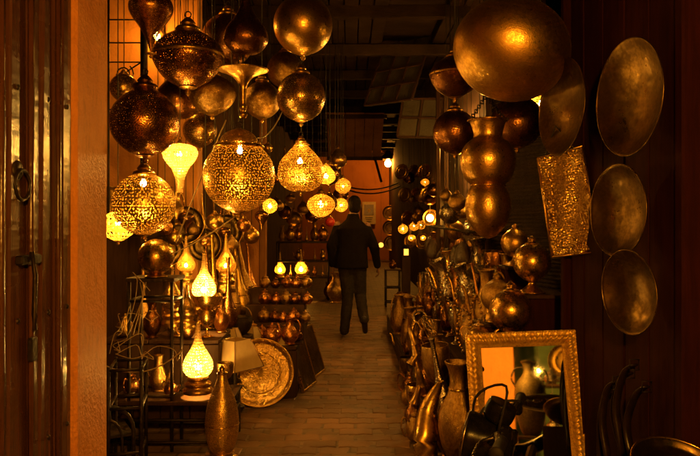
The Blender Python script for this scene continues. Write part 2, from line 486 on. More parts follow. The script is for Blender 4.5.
# ---- back wall of the left shop, with a grille in front
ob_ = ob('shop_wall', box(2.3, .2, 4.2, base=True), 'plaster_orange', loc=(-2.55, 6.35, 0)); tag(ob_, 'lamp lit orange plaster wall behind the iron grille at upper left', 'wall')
ob_ = ob('shop_wall', box(.2, 2.9, 4.2, base=True), 'plaster_dark', loc=(-3.45, 4.75, 0)); tag(ob_, 'shadowed side wall inside the left lantern shop', 'wall')
gr = thing('iron_grille', 'black iron window grille with scroll in front of lit wall', 'grille', P(128, 95, 5.6))
for zz in (-.12, .07, .27, .43, .62):
    ob('bar', tube([(-.16, 0, zz), (.12, 0, zz)], .006, 6), 'iron', gr)
for xx in (-.16, .12):
    ob('bar', tube([(xx, 0, -1.1), (xx, 0, .95)], .014 if xx > 0 else .009, 6), 'iron', gr)
ob('scroll', tube([((.012 + .07 * t / 30) * math.cos(t * .45), 0, (.012 + .07 * t / 30) * math.sin(t * .45)) for t in range(31)], .006, 6), 'iron', gr, (-.03, -.01, .17))
ob('brace', tube([(-.14, 0, .09), (.0, 0, .2), (.11, 0, .27)], .006, 6), 'iron', gr)
pst = ob('wooden_post', box(.05, .05, 4.1, base=True), 'wood_dark', loc=P(144, 0, 5.7) * Vector((1, 1, 0)).x if False else (P(144, 0, 5.7).x, 5.7, 0)); tag(pst, 'thin dark wooden post beside the grille at upper left', 'post')
# ---- left row of shops further on
ob_ = ob('shop_wall', box(.25, 20, 4.2, base=True), 'plaster_dark', loc=(-1.95, 16.5, 0)); tag(ob_, 'dark plaster shop fronts along the left of the alley', 'wall')
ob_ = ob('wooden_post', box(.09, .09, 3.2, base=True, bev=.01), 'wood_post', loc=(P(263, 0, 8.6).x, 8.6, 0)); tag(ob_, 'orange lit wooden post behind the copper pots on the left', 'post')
ob_ = ob('lit_partition', box(.26, .04, 1.9, base=True, bev=.006), 'plaster_orange', loc=(P(251, 0, 8.8).x, 8.8, 0)); tag(ob_, 'lamp lit ochre partition left of the wooden post', 'partition')
# ---- right: panelled wall with trays
a, b = P(676, 0, 2.74), P(566, 0, 3.80)
dv = b - a; ln = math.hypot(dv.x, dv.y); az = math.atan2(dv.y, dv.x)
rw = thing('wooden_partition', 'dark red timber partition carrying brass trays on the right', 'partition', (a.x, a.y, 0), (0, 0, az))
n = 5
for k in range(n):
    ob('plank', box(ln / n - .006, .05, 3.6, (ln / n * (k + .5), -.03 - .002 * (k % 2), 0), .006, base=True), 'wood_red', rw)
ob('edge_post', box(.06, .09, 3.6, (.028, -.035, 0), .008, base=True), 'wood_red', rw, (-.06, 0, 0))
ob('edge_post', box(.05, .05, 3.6, (0, 0, 0), .008, base=True), 'wood_red', rw, (ln - .03, .010, 0))
ob_ = ob('shop_wall', box(2.6, .14, 4.0, base=True), 'wood_dark', loc=(a.x + 1.6, a.y + 1.6, 0)); tag(ob_, 'unlit dark wall at the far right edge', 'wall')
def partition_point(px, off=.0):
    """point on the partition plane seen in photo column px, off metres in front of it"""
    dx = (px - CX) / F
    # solve a + t dv = s (dx,1)
    t = (dx * a.y - a.x) / (dv.x - dx * dv.y)
    p = Vector((a.x + dv.x * t, a.y + dv.y * t, 0)); nrm = Vector((-dv.y, dv.x, 0)).normalized()
    return p + nrm * off
# ---- right: shutter and shop fronts
sa, sb = Vector((1.20, 5.75, 0)), Vector((1.74, 4.35, 0)); sv = sb - sa
sh = thing('roller_shutter', 'ribbed dark roller shutter behind hanging vase lantern', 'shutter', sa, (0, 0, math.atan2(sv.y, sv.x)))
prof = []
V = []; Fc = []
nz = 90
for i in range(nz * 4 + 1):
    z = .2 + i * .0075; o_ = .009 * math.sin(i / 4 * 2 * PI)
    V += [(0, o_, z), (sv.length, o_, z)]
for i in range(nz * 4): Fc.append((2 * i, 2 * i + 1, 2 * i + 3, 2 * i + 2))
cu = ob('curtain', mesh('curtain', V, Fc), 'iron', sh)
ob('guide_rail', box(.05, .07, 3.2, base=True), 'wood_dark', sh, (-.02, 0, 0))
ob('guide_rail', box(.05, .07, 3.2, base=True), 'wood_dark', sh, (sv.length + .02, 0, 0))
ob_ = ob('shop_wall', box(.25, 20.5, 4.2, base=True), 'plaster_dark', loc=(1.62, 16.3, 0)); tag(ob_, 'dark plaster shop fronts along the right of the alley', 'wall')
ob_ = ob('shop_wall', box(.2, 2.2, 4.2, base=True), 'plaster_dark', loc=(2.1, 4.6, 0)); tag(ob_, 'shadowed wall behind the roller shutter', 'wall')
for px, d, lab in ((438, 8.4, 'farther of two slim wooden posts right of the alley'), (446, 7.6, 'nearer of two slim wooden posts right of the alley')):
    p = P(px, 0, d); ob_ = ob('wooden_post', box(.05, .06, 3.3, base=True, bev=.006), 'wood_dark', loc=(p.x, d, 0)); tag(ob_, lab, 'post')
# ---- far end
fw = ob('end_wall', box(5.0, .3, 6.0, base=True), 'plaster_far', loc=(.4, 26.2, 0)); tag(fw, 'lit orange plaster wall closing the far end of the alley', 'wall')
# ---- roof over the alley
rf = thing('alley_roof', 'dark timber roof with slats and beams over the alley', 'roof', (0, 0, 0))
for i in range(14):
    yb = 3.2 + i * 1.75
    ob('beam', cached('beam', lambda: box(4.6, .12, .16, bev=.01)), 'wood_roof', rf, (0, yb, 4.02 + random.uniform(-.04, .04)), (0, random.gauss(0, .012), random.gauss(0, .02)))
x = -2.2; k = 0
while x < 2.2:
    if not (.50 < x < 1.25):
        ob('slat', cached('slat', lambda: box(.17, 23.5, .025, bev=.004)), 'wood_roof', rf, (x, 14.5, 4.13 + .008 * (k % 2)), (0, random.gauss(0, .03), 0))
    x += .185; k += 1
ob('boarding', box(6.5, 6.4, .04), 'wood_roof', rf, (0, .2, 4.22))
ob('boarding', box(7.0, 26, .03), 'wood_roof', rf, (-.9, 14.5, 4.30), label='upper boarding')
ob('boarding', box(2.4, 26, .03), 'wood_roof', rf, (2.5, 14.5, 4.27))
# lattice skylight frames leaning over the right shops
def lattice(px, py, d, wd, ht, rot, nx, nz_, lab):
    t = thing('lattice_panel', lab, 'panel', P(px, py, d), rot)
    ob('panel_board', box(wd, .015, ht, bev=.002), 'plaster_grey', t, (0, .03, 0))
    for i in range(nx + 1): ob('upright', box(.035, .03, ht, bev=.004), 'wood_dark', t, (-wd / 2 + wd * i / nx, 0, 0))
    for j in range(nz_ + 1): ob('crossbar', box(wd, .026, .035, bev=.004), 'wood_dark', t, (0, -.004, -ht / 2 + ht * j / nz_))
lattice(404, 52, 10.5, .85, 1.9, (R(-28), 0, R(-38)), 3, 6, 'pale lattice screen high above the right shops')
lattice(420, 118, 10.0, .62, .60, (R(-14), R(4), R(-24)), 2, 2, 'small framed lattice vent below the pale screen')
aw = thing('timber_canopy', 'sloping timber canopy above the walking person', 'canopy', P(356, 136, 15.5))
for i in range(6):
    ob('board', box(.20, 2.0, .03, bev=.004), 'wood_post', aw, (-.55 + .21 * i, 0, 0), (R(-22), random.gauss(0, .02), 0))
for yb, zb in ((-.9, .3), (.9, -.43)):
    ob('rail', box(1.35, .07, .08, bev=.006), 'wood_dark', aw, (-.02, yb, zb))
ob('strut', tube([(-.45, .8, -.4), (-.3, .9, -1.3)], .03, 6), 'wood_dark', aw)
ob('strut', tube([(.45, .8, -.4), (.62, .9, -1.0)], .03, 6), 'wood_dark', aw)
# overhead cables
for (p1, p2, dr, lab) in ((P(345, 186, 18), P(398, 183, 20), .14, 'sagging overhead cable across the orange end wall'),
                          (P(345, 189, 18), P(400, 186, 20), .17, 'lower sagging cable across the orange end wall'),
                          (P(150, 262, 4.3), P(236, 216, 4.4), .03, 'pale lamp cord slung below the big pierced globe'),
                          (P(176, 243, 4.35), P(226, 120, 4.3), -.02, 'pale cord rising past the tall white teardrop lantern'),
                          (P(106, 366, 4.0), P(183, 350, 4.1), .08, 'pale cord looped across the black iron stand'),
                          (P(258, 138, 4.7), P(282, 112, 5.0), .05, 'cord looped between the big globe and the pierced pear')):
    o_ = ob('cable', tube(sag(p1, p2, dr), .0045 if p1.y < 10 else .02, 6), 'cord_dark' if p1.y > 10 else 'cord_pale'); tag(o_, lab, 'cable')

# ================================================================ lanterns
def sphere_prof(a0=-84, a1=78, n=18): return [(math.cos(R(a0 + (a1 - a0) * k / n)), math.sin(R(a0 + (a1 - a0) * k / n))) for k in range(n + 1)]
BODY = {
 'globe': sphere_prof(),
 'ball': sphere_prof(-87, 87),
 'egg': [(1.0 * math.cos(R(-90 + 172 * k / 20)), .84 * math.sin(R(-90 + 172 * k / 20))) for k in range(21)],
 'onion': cr([(.04, -1.0), (.45, -.88), (.86, -.5), (1, -.02), (.88, .44), (.58, .76), (.34, .92), (.25, 1.02)], 4),
 'pear': cr([(.05, -.84), (.5, -.78), (.88, -.48), (1, -.05), (.90, .40), (.60, .80), (.34, 1.08), (.2, 1.3)], 4),
 'longneck': cr([(.05, -.72), (.55, -.66), (.93, -.30), (1, .05), (.85, .48), (.52, .92), (.28, 1.4), (.15, 2.0), (.11, 2.6)], 4),
 'dropdown': cr([(.015, -1.9), (.10, -1.6), (.22, -1.25), (.5, -.72), (.86, -.22), (1, .18), (.88, .56), (.55, .82), (.22, .93)], 4),
 'whitedrop': cr([(.16, -2.05), (.20, -1.7), (.27, -1.2), (.5, -.65), (.85, -.2), (1, .2), (.92, .5), (.62, .68), (.2, .76)], 4),
 'squat': cr([(.06, -.95), (.32, -.88), (.72, -.62), (.97, -.22), (1, .02), (.84, .36), (.48, .6), (.22, .72)], 4),
 'vase_upper': cr([(.60, -.90), (.84, -.66), (.99, -.15), (.97, .25), (.80, .58), (.58, .76), (.52, .86), (.54, 1.06), (.63, 1.34), (.72, 1.44)], 4),
 'vase_lower': cr([(.02, -2.86), (.34, -2.72), (.70, -2.25), (.82, -1.75), (.76, -1.25), (.60, -.94)], 4),
 'tabledrop': cr([(.62, -1.0), (.90, -.72), (1, -.35), (.92, .05), (.66, .55), (.40, 1.0), (.24, 1.5), (.16, 2.1), (.12, 2.6)], 4),
}
COLLAR = cr([(.30, .90), (.36, .97), (.32, 1.05), (.20, 1.10), (.22, 1.16), (.12, 1.28), (.05, 1.33)], 3)
FINIAL = cr([(.0, -1.20), (.06, -1.16), (.09, -1.08), (.05, -1.03), (.16, -1.0), (.26, -.955)], 3)
BAND = [(.985, -.06), (1.02, -.05), (1.03, 0), (1.02, .05), (.985, .06)]
def L(key, prof, seg=36): return cached(('L', key, seg), lambda: lathe(prof, seg))
def bulb(t, loc, r, mat):
    b = ob('bulb', cached('bulbm', lambda: lathe(cr([(.0, -1.2), (.6, -1.0), (1, -.3), (.85, .35), (.5, .8), (.38, 1.2)], 3), 12)), mat, t, loc, sc=(r, r, r))
    ob('bulb_cap', cached('bulbc', lambda: lathe([(.40, 1.15), (.44, 1.2), (.44, 1.9), (.2, 2.1), (0, 2.1)], 10)), 'iron', b)
    return b
def cordto(t, z0, r_units, top=4.0, sc=1.0, matn='cord_dark', chain=False):
    base = t.location.z
    h = (top - base) / sc
    if h > z0:
        ob('chain' if chain else 'cord', tube([(0, 0, z0), (0, 0, h)], r_units, 5), matn, t)
RING = lambda: tube([(.09 * math.cos(k * PI / 7), 0, .09 * math.sin(k * PI / 7)) for k in range(14)], .02, 6, closed=True)

def hang(px, py, d, rp, body, mat, label, name='hanging_lantern', lit=None, bulb_at=(0, -.02, .62), bulb_r=.10, group=None, tilt=(0, 0), scz=1.0, trim='brass', finial=True, band=False, top_shift=0.0, collar=True, seg=36):
    """a hanging lantern centred on photo point (px,py) at d metres, radius rp photo pixels"""
    r = rp / F * d
    t = thing(name, label, 'lantern', P(px, py, d), (tilt[0], tilt[1], random.uniform(-.4, .4)), group, sc=(r, r, r * scz))
    ob('shell', L(body, BODY[body], seg), mat, t)
    ztop = max(z for q, z in BODY[body])
    rt = BODY[body][-1][0]
    sh_ = ztop - .98 + top_shift
    if collar:
        k = 1.0 if rt > .2 else max(.5, rt / .3)
        ob('collar', L('collar', COLLAR, 24), trim, t, (0, 0, sh_ + (.98 if k < 1 else 0) - (.98 * k if k < 1 else 0)), sc=(k, k, k))
        zt = sh_ + (.98 - .98 * k if k < 1 else 0) + 1.33 * k
        ob('hanging_ring', cached('ring', RING), 'iron', t, (0, 0, zt + .08))
        zr = zt + .16
    else: zr = ztop
    if finial:
        zb = min(z for q, z in BODY[body])
        ob('finial', L('finial', FINIAL, 16), trim, t, (0, 0, zb + .975))
    if band: ob('band', L('band', BAND), trim, t)
    if lit: bulb(t, bulb_at, bulb_r, lit)
    cordto(t, zr, .0035 / r, 4.0, r * scz)
    return t

# --- left cluster, unlit
hang(151, 12, 3.75, 22, 'dropdown', 'pierced_copper', 'dark copper teardrop lantern tapering downward at top left')
hang(188, 55, 4.6, 35, 'squat', 'pierced_copper', 'wide dark copper lantern with pointed base at upper left', band=True)
hang(246, 38, 4.3, 22, 'longneck', 'copper_dark', 'long necked dark copper pear hanging over the big pierced globe', top_shift=-.2)
hang(303, 25, 5.0, 29.5, 'globe', 'brass', 'smooth brass globe hanging at top centre left')
hang(301, 97, 5.4, 24.5, 'globe', 'pierced_dull', 'brass globe lantern hanging straight below the smooth top globe')
hang(145, 122, 4.15, 34.5, 'onion', 'pierced_copper', 'dark copper onion lantern with hook beside the pillar', trim='copper_dark')
hang(212, 92, 4.95, 24, 'squat', 'brass_dull', 'tarnished brass squat lantern behind the long necked pear')
hang(124, 88, 5.0, 14, 'globe', 'pierced_dull', 'small dark globe lantern hanging in front of the grille')
hang(262, 100, 5.6, 19, 'onion', 'brass_dull', 'tarnished onion lantern behind the large pierced globe')
hang(178, 100, 5.3, 22, 'pear', 'copper_dark', 'dark pear lantern behind the wide copper lantern')
hang(285, 70, 6.2, 18, 'globe', 'brass_dull', 'shadowed brass globe between the two stacked globes')
hang(330, 175, 8.2, 10, 'onion', 'copper_dark', 'small dark onion lantern beside the yellow lit teardrop')
hang(338, 160, 8.6, 9, 'pear', 'pierced_dull', 'small pear lantern at the right edge of left cluster')
hang(200, 130, 5.6, 17, 'onion', 'pierced_dull', 'dull onion lantern between white teardrop and big pierced globe')
hang(228, 40, 6.0, 26, 'globe', 'copper_dark', 'shadowed copper globe high behind the long necked pear')
# flared dish above the large globe
t = thing('brass_dish', 'flared brass dish crowning the large pierced globe', 'dish', P(243, 72, 4.42), (0, 0, 0), sc=22 / F * 4.42)
ob('bowl', lathe(cr([(.14, -1.5), (.16, -1.0), (.2, -.6), (.5, -.2), (1.1, .06), (1.14, .1), (1.06, .1), (.4, -.08), (.1, -.2)], 4), 36), 'brass', t)
ob('rim', tube([(1.12 * math.cos(k * PI / 16), 1.12 * math.sin(k * PI / 16), .09) for k in range(32)], .035, 6, closed=True), 'brass_polished', t)
ob('stem', lathe(cr([(.12, -2.1), (.22, -1.95), (.12, -1.8), (.2, -1.6), (.12, -1.4)], 3), 16), 'brass', t)
ob('rod', tube([(0, 0, -.2), (0, 0, 1.2)], .05, 6), 'iron', t)
# --- left cluster, lit
t = hang(239, 176, 4.4, 36, 'globe', 'pierced_fine', 'largest lit pierced brass globe lantern, hanging under a flared dish', lit='bulb', bulb_at=(0, -.35, .68), bulb_r=.085)
ob('dome', lathe(cr([(.66, .80), (.68, .86), (.60, .93), (.52, .96), (.50, 1.04), (.36, 1.2), (.12, 1.3)], 3), 32), 'pierced_fine', t)
ob('dome_ring', tube([(.67 * math.cos(k * PI / 16), .67 * math.sin(k * PI / 16), .82) for k in range(32)], .04, 6, closed=True), 'brass_polished', t)
hang(301, 172, 5.5, 23.5, 'pear', 'pierced_brass', 'lit pierced brass pear lantern left of the alley', lit='bulb', bulb_at=(0, -.2, .45), bulb_r=.11)
hang(144, 204, 4.5, 31, 'globe', 'pierced_rosette', 'lit brass globe lantern pierced with rosettes beside the pillar', lit='bulb', bulb_at=(0, -.3, .66), bulb_r=.10)
t = hang(180, 157, 4.75, 17.5, 'whitedrop', 'lit_filigree_fine', 'white hot lit teardrop lantern tapering to a thin tail', finial=False, lit='bulb_hot', bulb_at=(0, -.1, .15), bulb_r=.13)
hang(118, 224, 4.7, 18, 'squat', 'lit_filigree_bold', 'lit squat lantern half hidden behind the orange pillar', lit='bulb', bulb_at=(0, 0, .1), bulb_r=.14)
hang(270, 206, 6.2, 7.5, 'ball', 'lit_filigree', 'small round glowing lamp under the big pierced globe', finial=False, lit='bulb_small', bulb_at=(0, 0, 0), bulb_r=.26)
hang(326, 176, 7.6, 9.5, 'pear', 'lit_filigree', 'yellow glowing pear lantern hanging left of the alley', finial=False, lit='bulb_small', bulb_at=(0, 0, 0), bulb_r=.24)
hang(321, 204, 8.6, 14, 'squat', 'lit_filigree', 'broad glowing bowl lantern hanging left of the walking person', lit='bulb_small', bulb_at=(0, 0, 0), bulb_r=.2)
hang(343, 186, 9.4, 8, 'onion', 'lit_filigree_bold', 'dim amber onion lantern nearest the walking person', lit='bulb_small', bulb_at=(0, 0, 0), bulb_r=.16)
hang(341, 205, 10.0, 7, 'globe', 'lit_filigree_bold', 'small glowing globe just left of the walking person', lit='bulb_small', bulb_at=(0, 0, 0), bulb_r=.2)
# iron hook of the onion lantern is its ring; sconce that lights the plaster wall
t = thing('wall_lamp', 'bulb lamp lighting the plaster wall behind the grille', 'lamp', P(157, 36, 6.0))
bulb(t, (0, 0, 0), .03, 'bulb_soft'); ob('bracket', tube([(0, 0, .07), (0, .12, .1), (0, .25, .08)], .012, 6), 'iron', t)

# --- right cluster
t = hang(511, 50, 3.7, 58, 'egg', 'brass_egg', 'huge tilted brass egg lantern at upper right', tilt=(R(-14), R(18)), finial=False, seg=64)
hang(455, 74, 4.4, 25, 'squat', 'copper_dark', 'dark squat lantern with ribbed rim left of the huge egg', band=True)
hang(455, 132, 4.9, 22, 'globe', 'copper_dark', 'dark copper globe behind the hanging brass vase')
hang(517, 122, 4.8, 26, 'globe', 'copper_dark', 'dark copper globe under the huge brass egg')
hang(457, 202, 5.2, 9, 'onion', 'brass_dull', 'small dull brass onion lantern left of the hanging vase')
t = thing('hanging_vase', 'two bellied engraved brass vase hanging on a chain at right', 'vase', P(488, 160, 4.2), (0, 0, .3), sc=27.5 / F * 4.2)
ob('upper_belly', L('vase_upper', BODY['vase_upper'], 48), 'brass', t)
ob('lower_belly', L('vase_lower', BODY['vase_lower'], 48), 'brass', t)
ob('rim', tube([(.72 * math.cos(k * PI / 16), .72 * math.sin(k * PI / 16), 1.44) for k in range(32)], .035, 6, closed=True), 'brass_polished', t)
ob('waist_ring', tube([(.61 * math.cos(k * PI / 16), .61 * math.sin(k * PI / 16), -.92) for k in range(32)], .04, 6, closed=True), 'brass_polished', t)
t.rotation_euler.z = 0
for s in (-1, 1):
    links = []
    for k in range(12):
        q = Vector((s * .64, 0, 1.44)).lerp(Vector((-.08, 0, 2.35)), k / 11)
        links.append(xform(tube([(.05 * math.cos(j * PI / 4), 0, .075 * math.sin(j * PI / 4)) for j in range(8)], .022, 5, closed=True), q, (0, s * .6, (k % 2) * PI / 2)))
    ob('chain', joined(links), 'iron', t)['kind'] = 'stuff'
ob('cord', tube([(-.08, 0, 2.35), (-.08, 0, 15)], .03, 5), 'iron', t)
hang(541, 103, 5.1, 13, 'pear', 'lit_filigree', 'white glowing lantern half hidden behind the huge brass egg', finial=False, lit='bulb', bulb_at=(0, 0, 0), bulb_r=.2)
hang(456, 143, 8.4, 12, 'globe', 'lit_filigree', 'added lit globe lantern over the right stall, hidden behind dark copper globe', lit='bulb_hot', bulb_at=(0, 0, 0), bulb_r=.36)  # unseen lantern added for streaks on the door and light on the right goods
hang(450, 140, 7.0, 9, 'onion', 'lit_filigree', 'added lit onion lantern over the right stall, hidden nearest behind dark copper globe', lit='bulb_hot', bulb_at=(0, 0, 0), bulb_r=.36, finial=False)  # added out of sight to strengthen the lamp reflections on the door
hang(484, 168, 7.2, 12, 'pear', 'lit_filigree', 'added lit pear lantern over the right stall, hidden behind the hanging vase', lit='bulb', bulb_at=(0, 0, 0), bulb_r=.26)  # added out of sight to brighten the right stall
# lit lanterns further back on the right
for px, py, d, rp, bd, mt, lab in (
    (403, 229, 17, 5.0, 'onion', 'lit_glass_bright', 'small lit onion lamp leftmost in the far right lamp cluster'),
    (414, 226, 16, 5.0, 'globe', 'lit_glass', 'amber lit globe left of its twin in the far cluster'),
    (421, 225, 15.5, 4.6, 'globe', 'lit_glass', 'amber lit globe right of its twin in the far cluster'),
    (430, 218, 14, 3.6, 'ball', 'bulb_far', 'bright bare lamp highest in the far right cluster'),
    (411, 238, 15, 3.0, 'ball', 'lit_glass_bright', 'tiny bright lamp low in the far right cluster'),
    (423, 238, 14, 2.8, 'ball', 'lit_glass_bright', 'tiny bright lamp at the right foot of the far cluster'),
    (425, 182, 13, 4.5, 'squat', 'lit_glass_dim', 'dim lantern above the far right lamp cluster'),
    (411, 199, 14, 4.0, 'onion', 'brass_dull', 'unlit onion lantern above the far right lamps'),
    (422, 196, 12.5, 6.5, 'globe', 'brass_dull', 'unlit round lantern above the far right lamps'),
    (430, 200, 11.5, 6, 'pear', 'copper_dark', 'unlit pear lantern above the far right lamps'),
    (418, 210, 13, 5, 'squat', 'brass_dull', 'unlit squat lantern just over the twin amber globes'),
    (434, 190, 11, 7, 'onion', 'copper_dark', 'dark onion lantern beside the slim wooden posts'),
    (409, 178, 15, 6, 'globe', 'copper_dark', 'dark globe right of the far street lamp')):
    d = min(d, 1.36 * F / (px - CX))
    if mt.startswith('lit'): hang(px, py, d, rp, bd, 'lit_filigree_bold', lab, finial=False, seg=20, lit='bulb_small', bulb_at=(0, 0, 0), bulb_r=.21 if mt.endswith('bright') else .13)
    else: hang(px, py, d, rp, bd, mt, lab, finial=False, seg=20)
t = thing('lantern_box', 'small square lit box lantern in the far right cluster', 'lantern', P(406, 252, 13))
ob('pane', box(.10, .10, .12, bev=.008), 'lit_glass_bright', t); ob('roof', lathe([(.10, .062), (.09, .075), (.03, .13), (0, .14)], 4), 'iron', t); ob('base', box(.13, .13, .02, (0, 0, -.075)), 'iron', t)
for i in (-1, 1):
    for j in (-1, 1): ob('corner_bar', box(.014, .014, .125, (i * .052, j * .052, 0), .002), 'iron', t)
ob('stand', box(.16, .16, 1.0, (0, 0, -.59), bev=.005), 'wood_dark', t)
# street lamp at the far end
t = thing('street_lamp', 'bright orange street lamp on the far end wall', 'lamp', P(388, 163, 24))
bulb(t, (0, 0, 0), .12, 'bulb_street')
ob('lamp_shade', lathe([(.34, .0), (.30, .08), (.12, .2), (.08, .32)], 20), 'iron', t, (0, 0, .12)); ob('arm', tube([(0, 0, .4), (0, .6, .6), (0, 2.1, .55)], .03, 6), 'iron', t)
# the lamp hanging over the photographer
t = thing('overhead_lamp', 'warm bulb lamp hanging over the alley behind the viewpoint', 'lamp', (.22, -.55, 2.02))
bulb(t, (0, 0, 0), .072, 'bulb_key'); ob('cord', tube([(0, 0, .1), (0, 0, 2.1)], .004, 6), 'cord_dark', t)

# ================================================================ left display
IRONR = .011
def frame_stand(name, label, cat, loc, sx, sy, h, shelves, mat='iron', top=None, topmat='wood_dark', rot=0, leg_r=IRONR):
    t = thing(name, label, cat, loc, (0, 0, rot))
    for i in (-1, 1):
        for j in (-1, 1): ob('leg', tube([(i * sx / 2, j * sy / 2, 0), (i * sx / 2, j * sy / 2, h)], leg_r, 6), mat, t)
    for z in shelves:
        for j in (-1, 1): ob('rail', tube([(-sx / 2, j * sy / 2, z), (sx / 2, j * sy / 2, z)], leg_r * .9, 6), mat, t)
        for i in (-1, 1): ob('rail', tube([(i * sx / 2, -sy / 2, z), (i * sx / 2, sy / 2, z)], leg_r * .9, 6), mat, t)
    if top: ob('top', box(sx + .04, sy + .04, .025, (0, 0, h + .0125), .005), topmat, t)
    return t
# low table with the lit teardrop lamp
frame_stand('low_table', 'low black iron table carrying the lit teardrop lamp', 'table', (P(176, 0, 4.45).x, 4.5, 0), .74, .42, .295, (.06, .2), top=True)
frame_stand('iron_stand', 'tall black iron stand holding the small brass ball', 'stand', (P(153, 0, 4.35).x, 4.42, 0), .27, .25, P(0, 277, 4.35).z - .027, (.35, .95), top=True, topmat='iron')
frame_stand('iron_rack', 'black iron rack leaning beside the orange pillar', 'rack', (P(126, 0, 3.95).x - .02, 4.05, 0), .18, .3, .62, (.12, .38, .6), rot=.2)
# chair arch at the bottom left
t = thing('iron_chair', 'black iron chair with arched back at the pillar foot', 'chair', (P(100, 0, 3.85).x, 3.93, 0), (0, 0, .5))
arch = [(-.16, 0, 0), (-.16, 0, .18)] + [(-.16 * math.cos(k * PI / 10), 0, .20 + .16 * math.sin(k * PI / 10)) for k in range(11)] + [(.16, 0, .18), (.16, 0, 0)]
ob('back_arch', tube([Vector(p) + Vector((0, 0, .02)) for p in arch], .013, 7), 'iron', t)
ob('inner_arch', tube([Vector((p[0] * .6, 0, p[2] * .85)) for p in arch], .009, 7), 'iron', t)
for s in (-1, 1): ob('leg', tube([(s * .16, .0, 0), (s * .15, .3, 0), (s * .15, .3, .2)], .011, 6), 'iron', t)
ob('seat', box(.32, .32, .02, (0, .16, .2)), 'iron', t)
# lamps on the tables
def table_lamp(px, py, d, rp, mat, label, lit=None, base_mat='brass', bulb_r=.14, foot=None, base_h=.55, seg=36, group=None, scz=1.0, cat='lamp', name='table_lamp'):
    """teardrop lamp; (px,py) is the centre of its belly"""
    r = rp / F * d
    t = thing(name, label, cat, P(px, py, d), (0, 0, random.uniform(-.5, .5)), group, sc=(r, r, r * scz))
    ob('shell', L('tabledrop', BODY['tabledrop'], seg), mat, t)
    ob('base', L(('tb', base_h), cr([(.95, -1.0 - base_h), (.98, -.95 - base_h * .85), (.80, -1 - base_h * .62), (.86, -1 - base_h * .5), (.88, -1 - base_h * .42), (.66, -1 - base_h * .25), (.74, -1 - base_h * .12), (.62, -.98)], 3), seg), base_mat, t)
    ob('tip', L('tip', cr([(.12, 2.55), (.2, 2.62), (.1, 2.72), (.13, 2.8), (.0, 2.98)], 3), 14), base_mat, t)
    if lit: bulb(t, (0, 0, -.35), bulb_r, lit)
    return t
table_lamp(198, 361, 4.40, 15, 'lit_filigree', 'bright lit teardrop lamp on stepped brass base, front left table', base_h=1.1, lit='bulb_hot', bulb_r=.2)
table_lamp(204, 285, 5.0, 12, 'lit_filigree', 'glowing teardrop lamp on brass bowl in the middle of left stall', base_h=1.2, lit='bulb_hot', bulb_r=.24)
table_lamp(280, 268, 12.6, 5.5, 'lit_filigree', 'left of two lit teardrop lamps on the far rack', seg=20, base_h=.7, lit='bulb_small', bulb_r=.34)
table_lamp(301, 267, 12.6, 6.2, 'lit_filigree', 'right of two lit teardrop lamps on the far rack', seg=20, base_h=.7, lit='bulb_small', bulb_r=.34)
t = thing('floor_lantern', 'tall unlit oval brass lantern standing before the low table', 'lantern', (P(222, 0, 4.17).x, 4.17, .0), sc=.102)
ob('shell', lathe(cr([(.62, .45), (.84, .9), (1, 1.7), (1.0, 2.5), (.86, 3.3), (.6, 4.0), (.36, 4.6), (.24, 5.1)], 4), 40), 'pierced_brass', t)
ob('base', lathe(cr([(.92, 0), (.95, .06), (.72, .2), (.66, .34), (.74, .42), (.62, .47)], 3), 36), 'brass', t)
ob('top_cap', lathe(cr([(.26, 5.05), (.32, 5.15), (.16, 5.3), (.2, 5.4), (.05, 5.6)], 3), 20), 'brass_polished', t)
ob('band', tube([(1.01 * math.cos(k * PI / 16), 1.01 * math.sin(k * PI / 16), 2.1) for k in range(32)], .035, 6, closed=True), 'brass_polished', t)
table_lamp(172, 297, 4.9, 11, 'pierced_dull', 'dark pierced teardrop lamp behind the tall iron stand', base_h=1.6)
table_lamp(186, 262, 5.3, 9, 'pierced_open', 'pierced teardrop lamp left of the glowing bowl lamp', lit='bulb_soft', base_h=2.0, bulb_r=.2)
table_lamp(226, 262, 5.5, 10, 'pierced_brass', 'golden pierced teardrop lamp right of the glowing bowl lamp', lit='bulb_soft', base_h=2.0, bulb_r=.2)
table_lamp(187, 308, 4.75, 9, 'pierced_dull', 'small dark pierced lamp below the glowing bowl lamp', base_h=1.4)
# bowl around the glowing lamp
t = thing('brass_bowl', 'open brass bowl under the glowing lamp mid left', 'bowl', P(207, 302, 4.86), (R(-8), 0, 0), sc=.11)
ob('body', lathe(cr([(.3, -.5), (.32, -.45), (.7, -.2), (1, .3), (1.03, .34), (.97, .32), (.6, -.1), (.1, -.3)], 4), 32), 'brass_polished', t)
ob('foot', lathe(cr([(.42, -.62), (.42, -.56), (.3, -.5)], 2), 24), 'brass', t)
# ball on the tall stand
t = thing('brass_ball', 'small smooth brass ball lantern on the tall iron stand', 'lantern', P(156, 257, 4.35), sc=18 / F * 4.35)
ob('shell', L('ball', BODY['ball'], 36), 'brass_polished', t); ob('foot', lathe(cr([(.6, -1.1), (.62, -1.05), (.4, -.95), (.35, -.9)], 3), 24), 'brass', t)
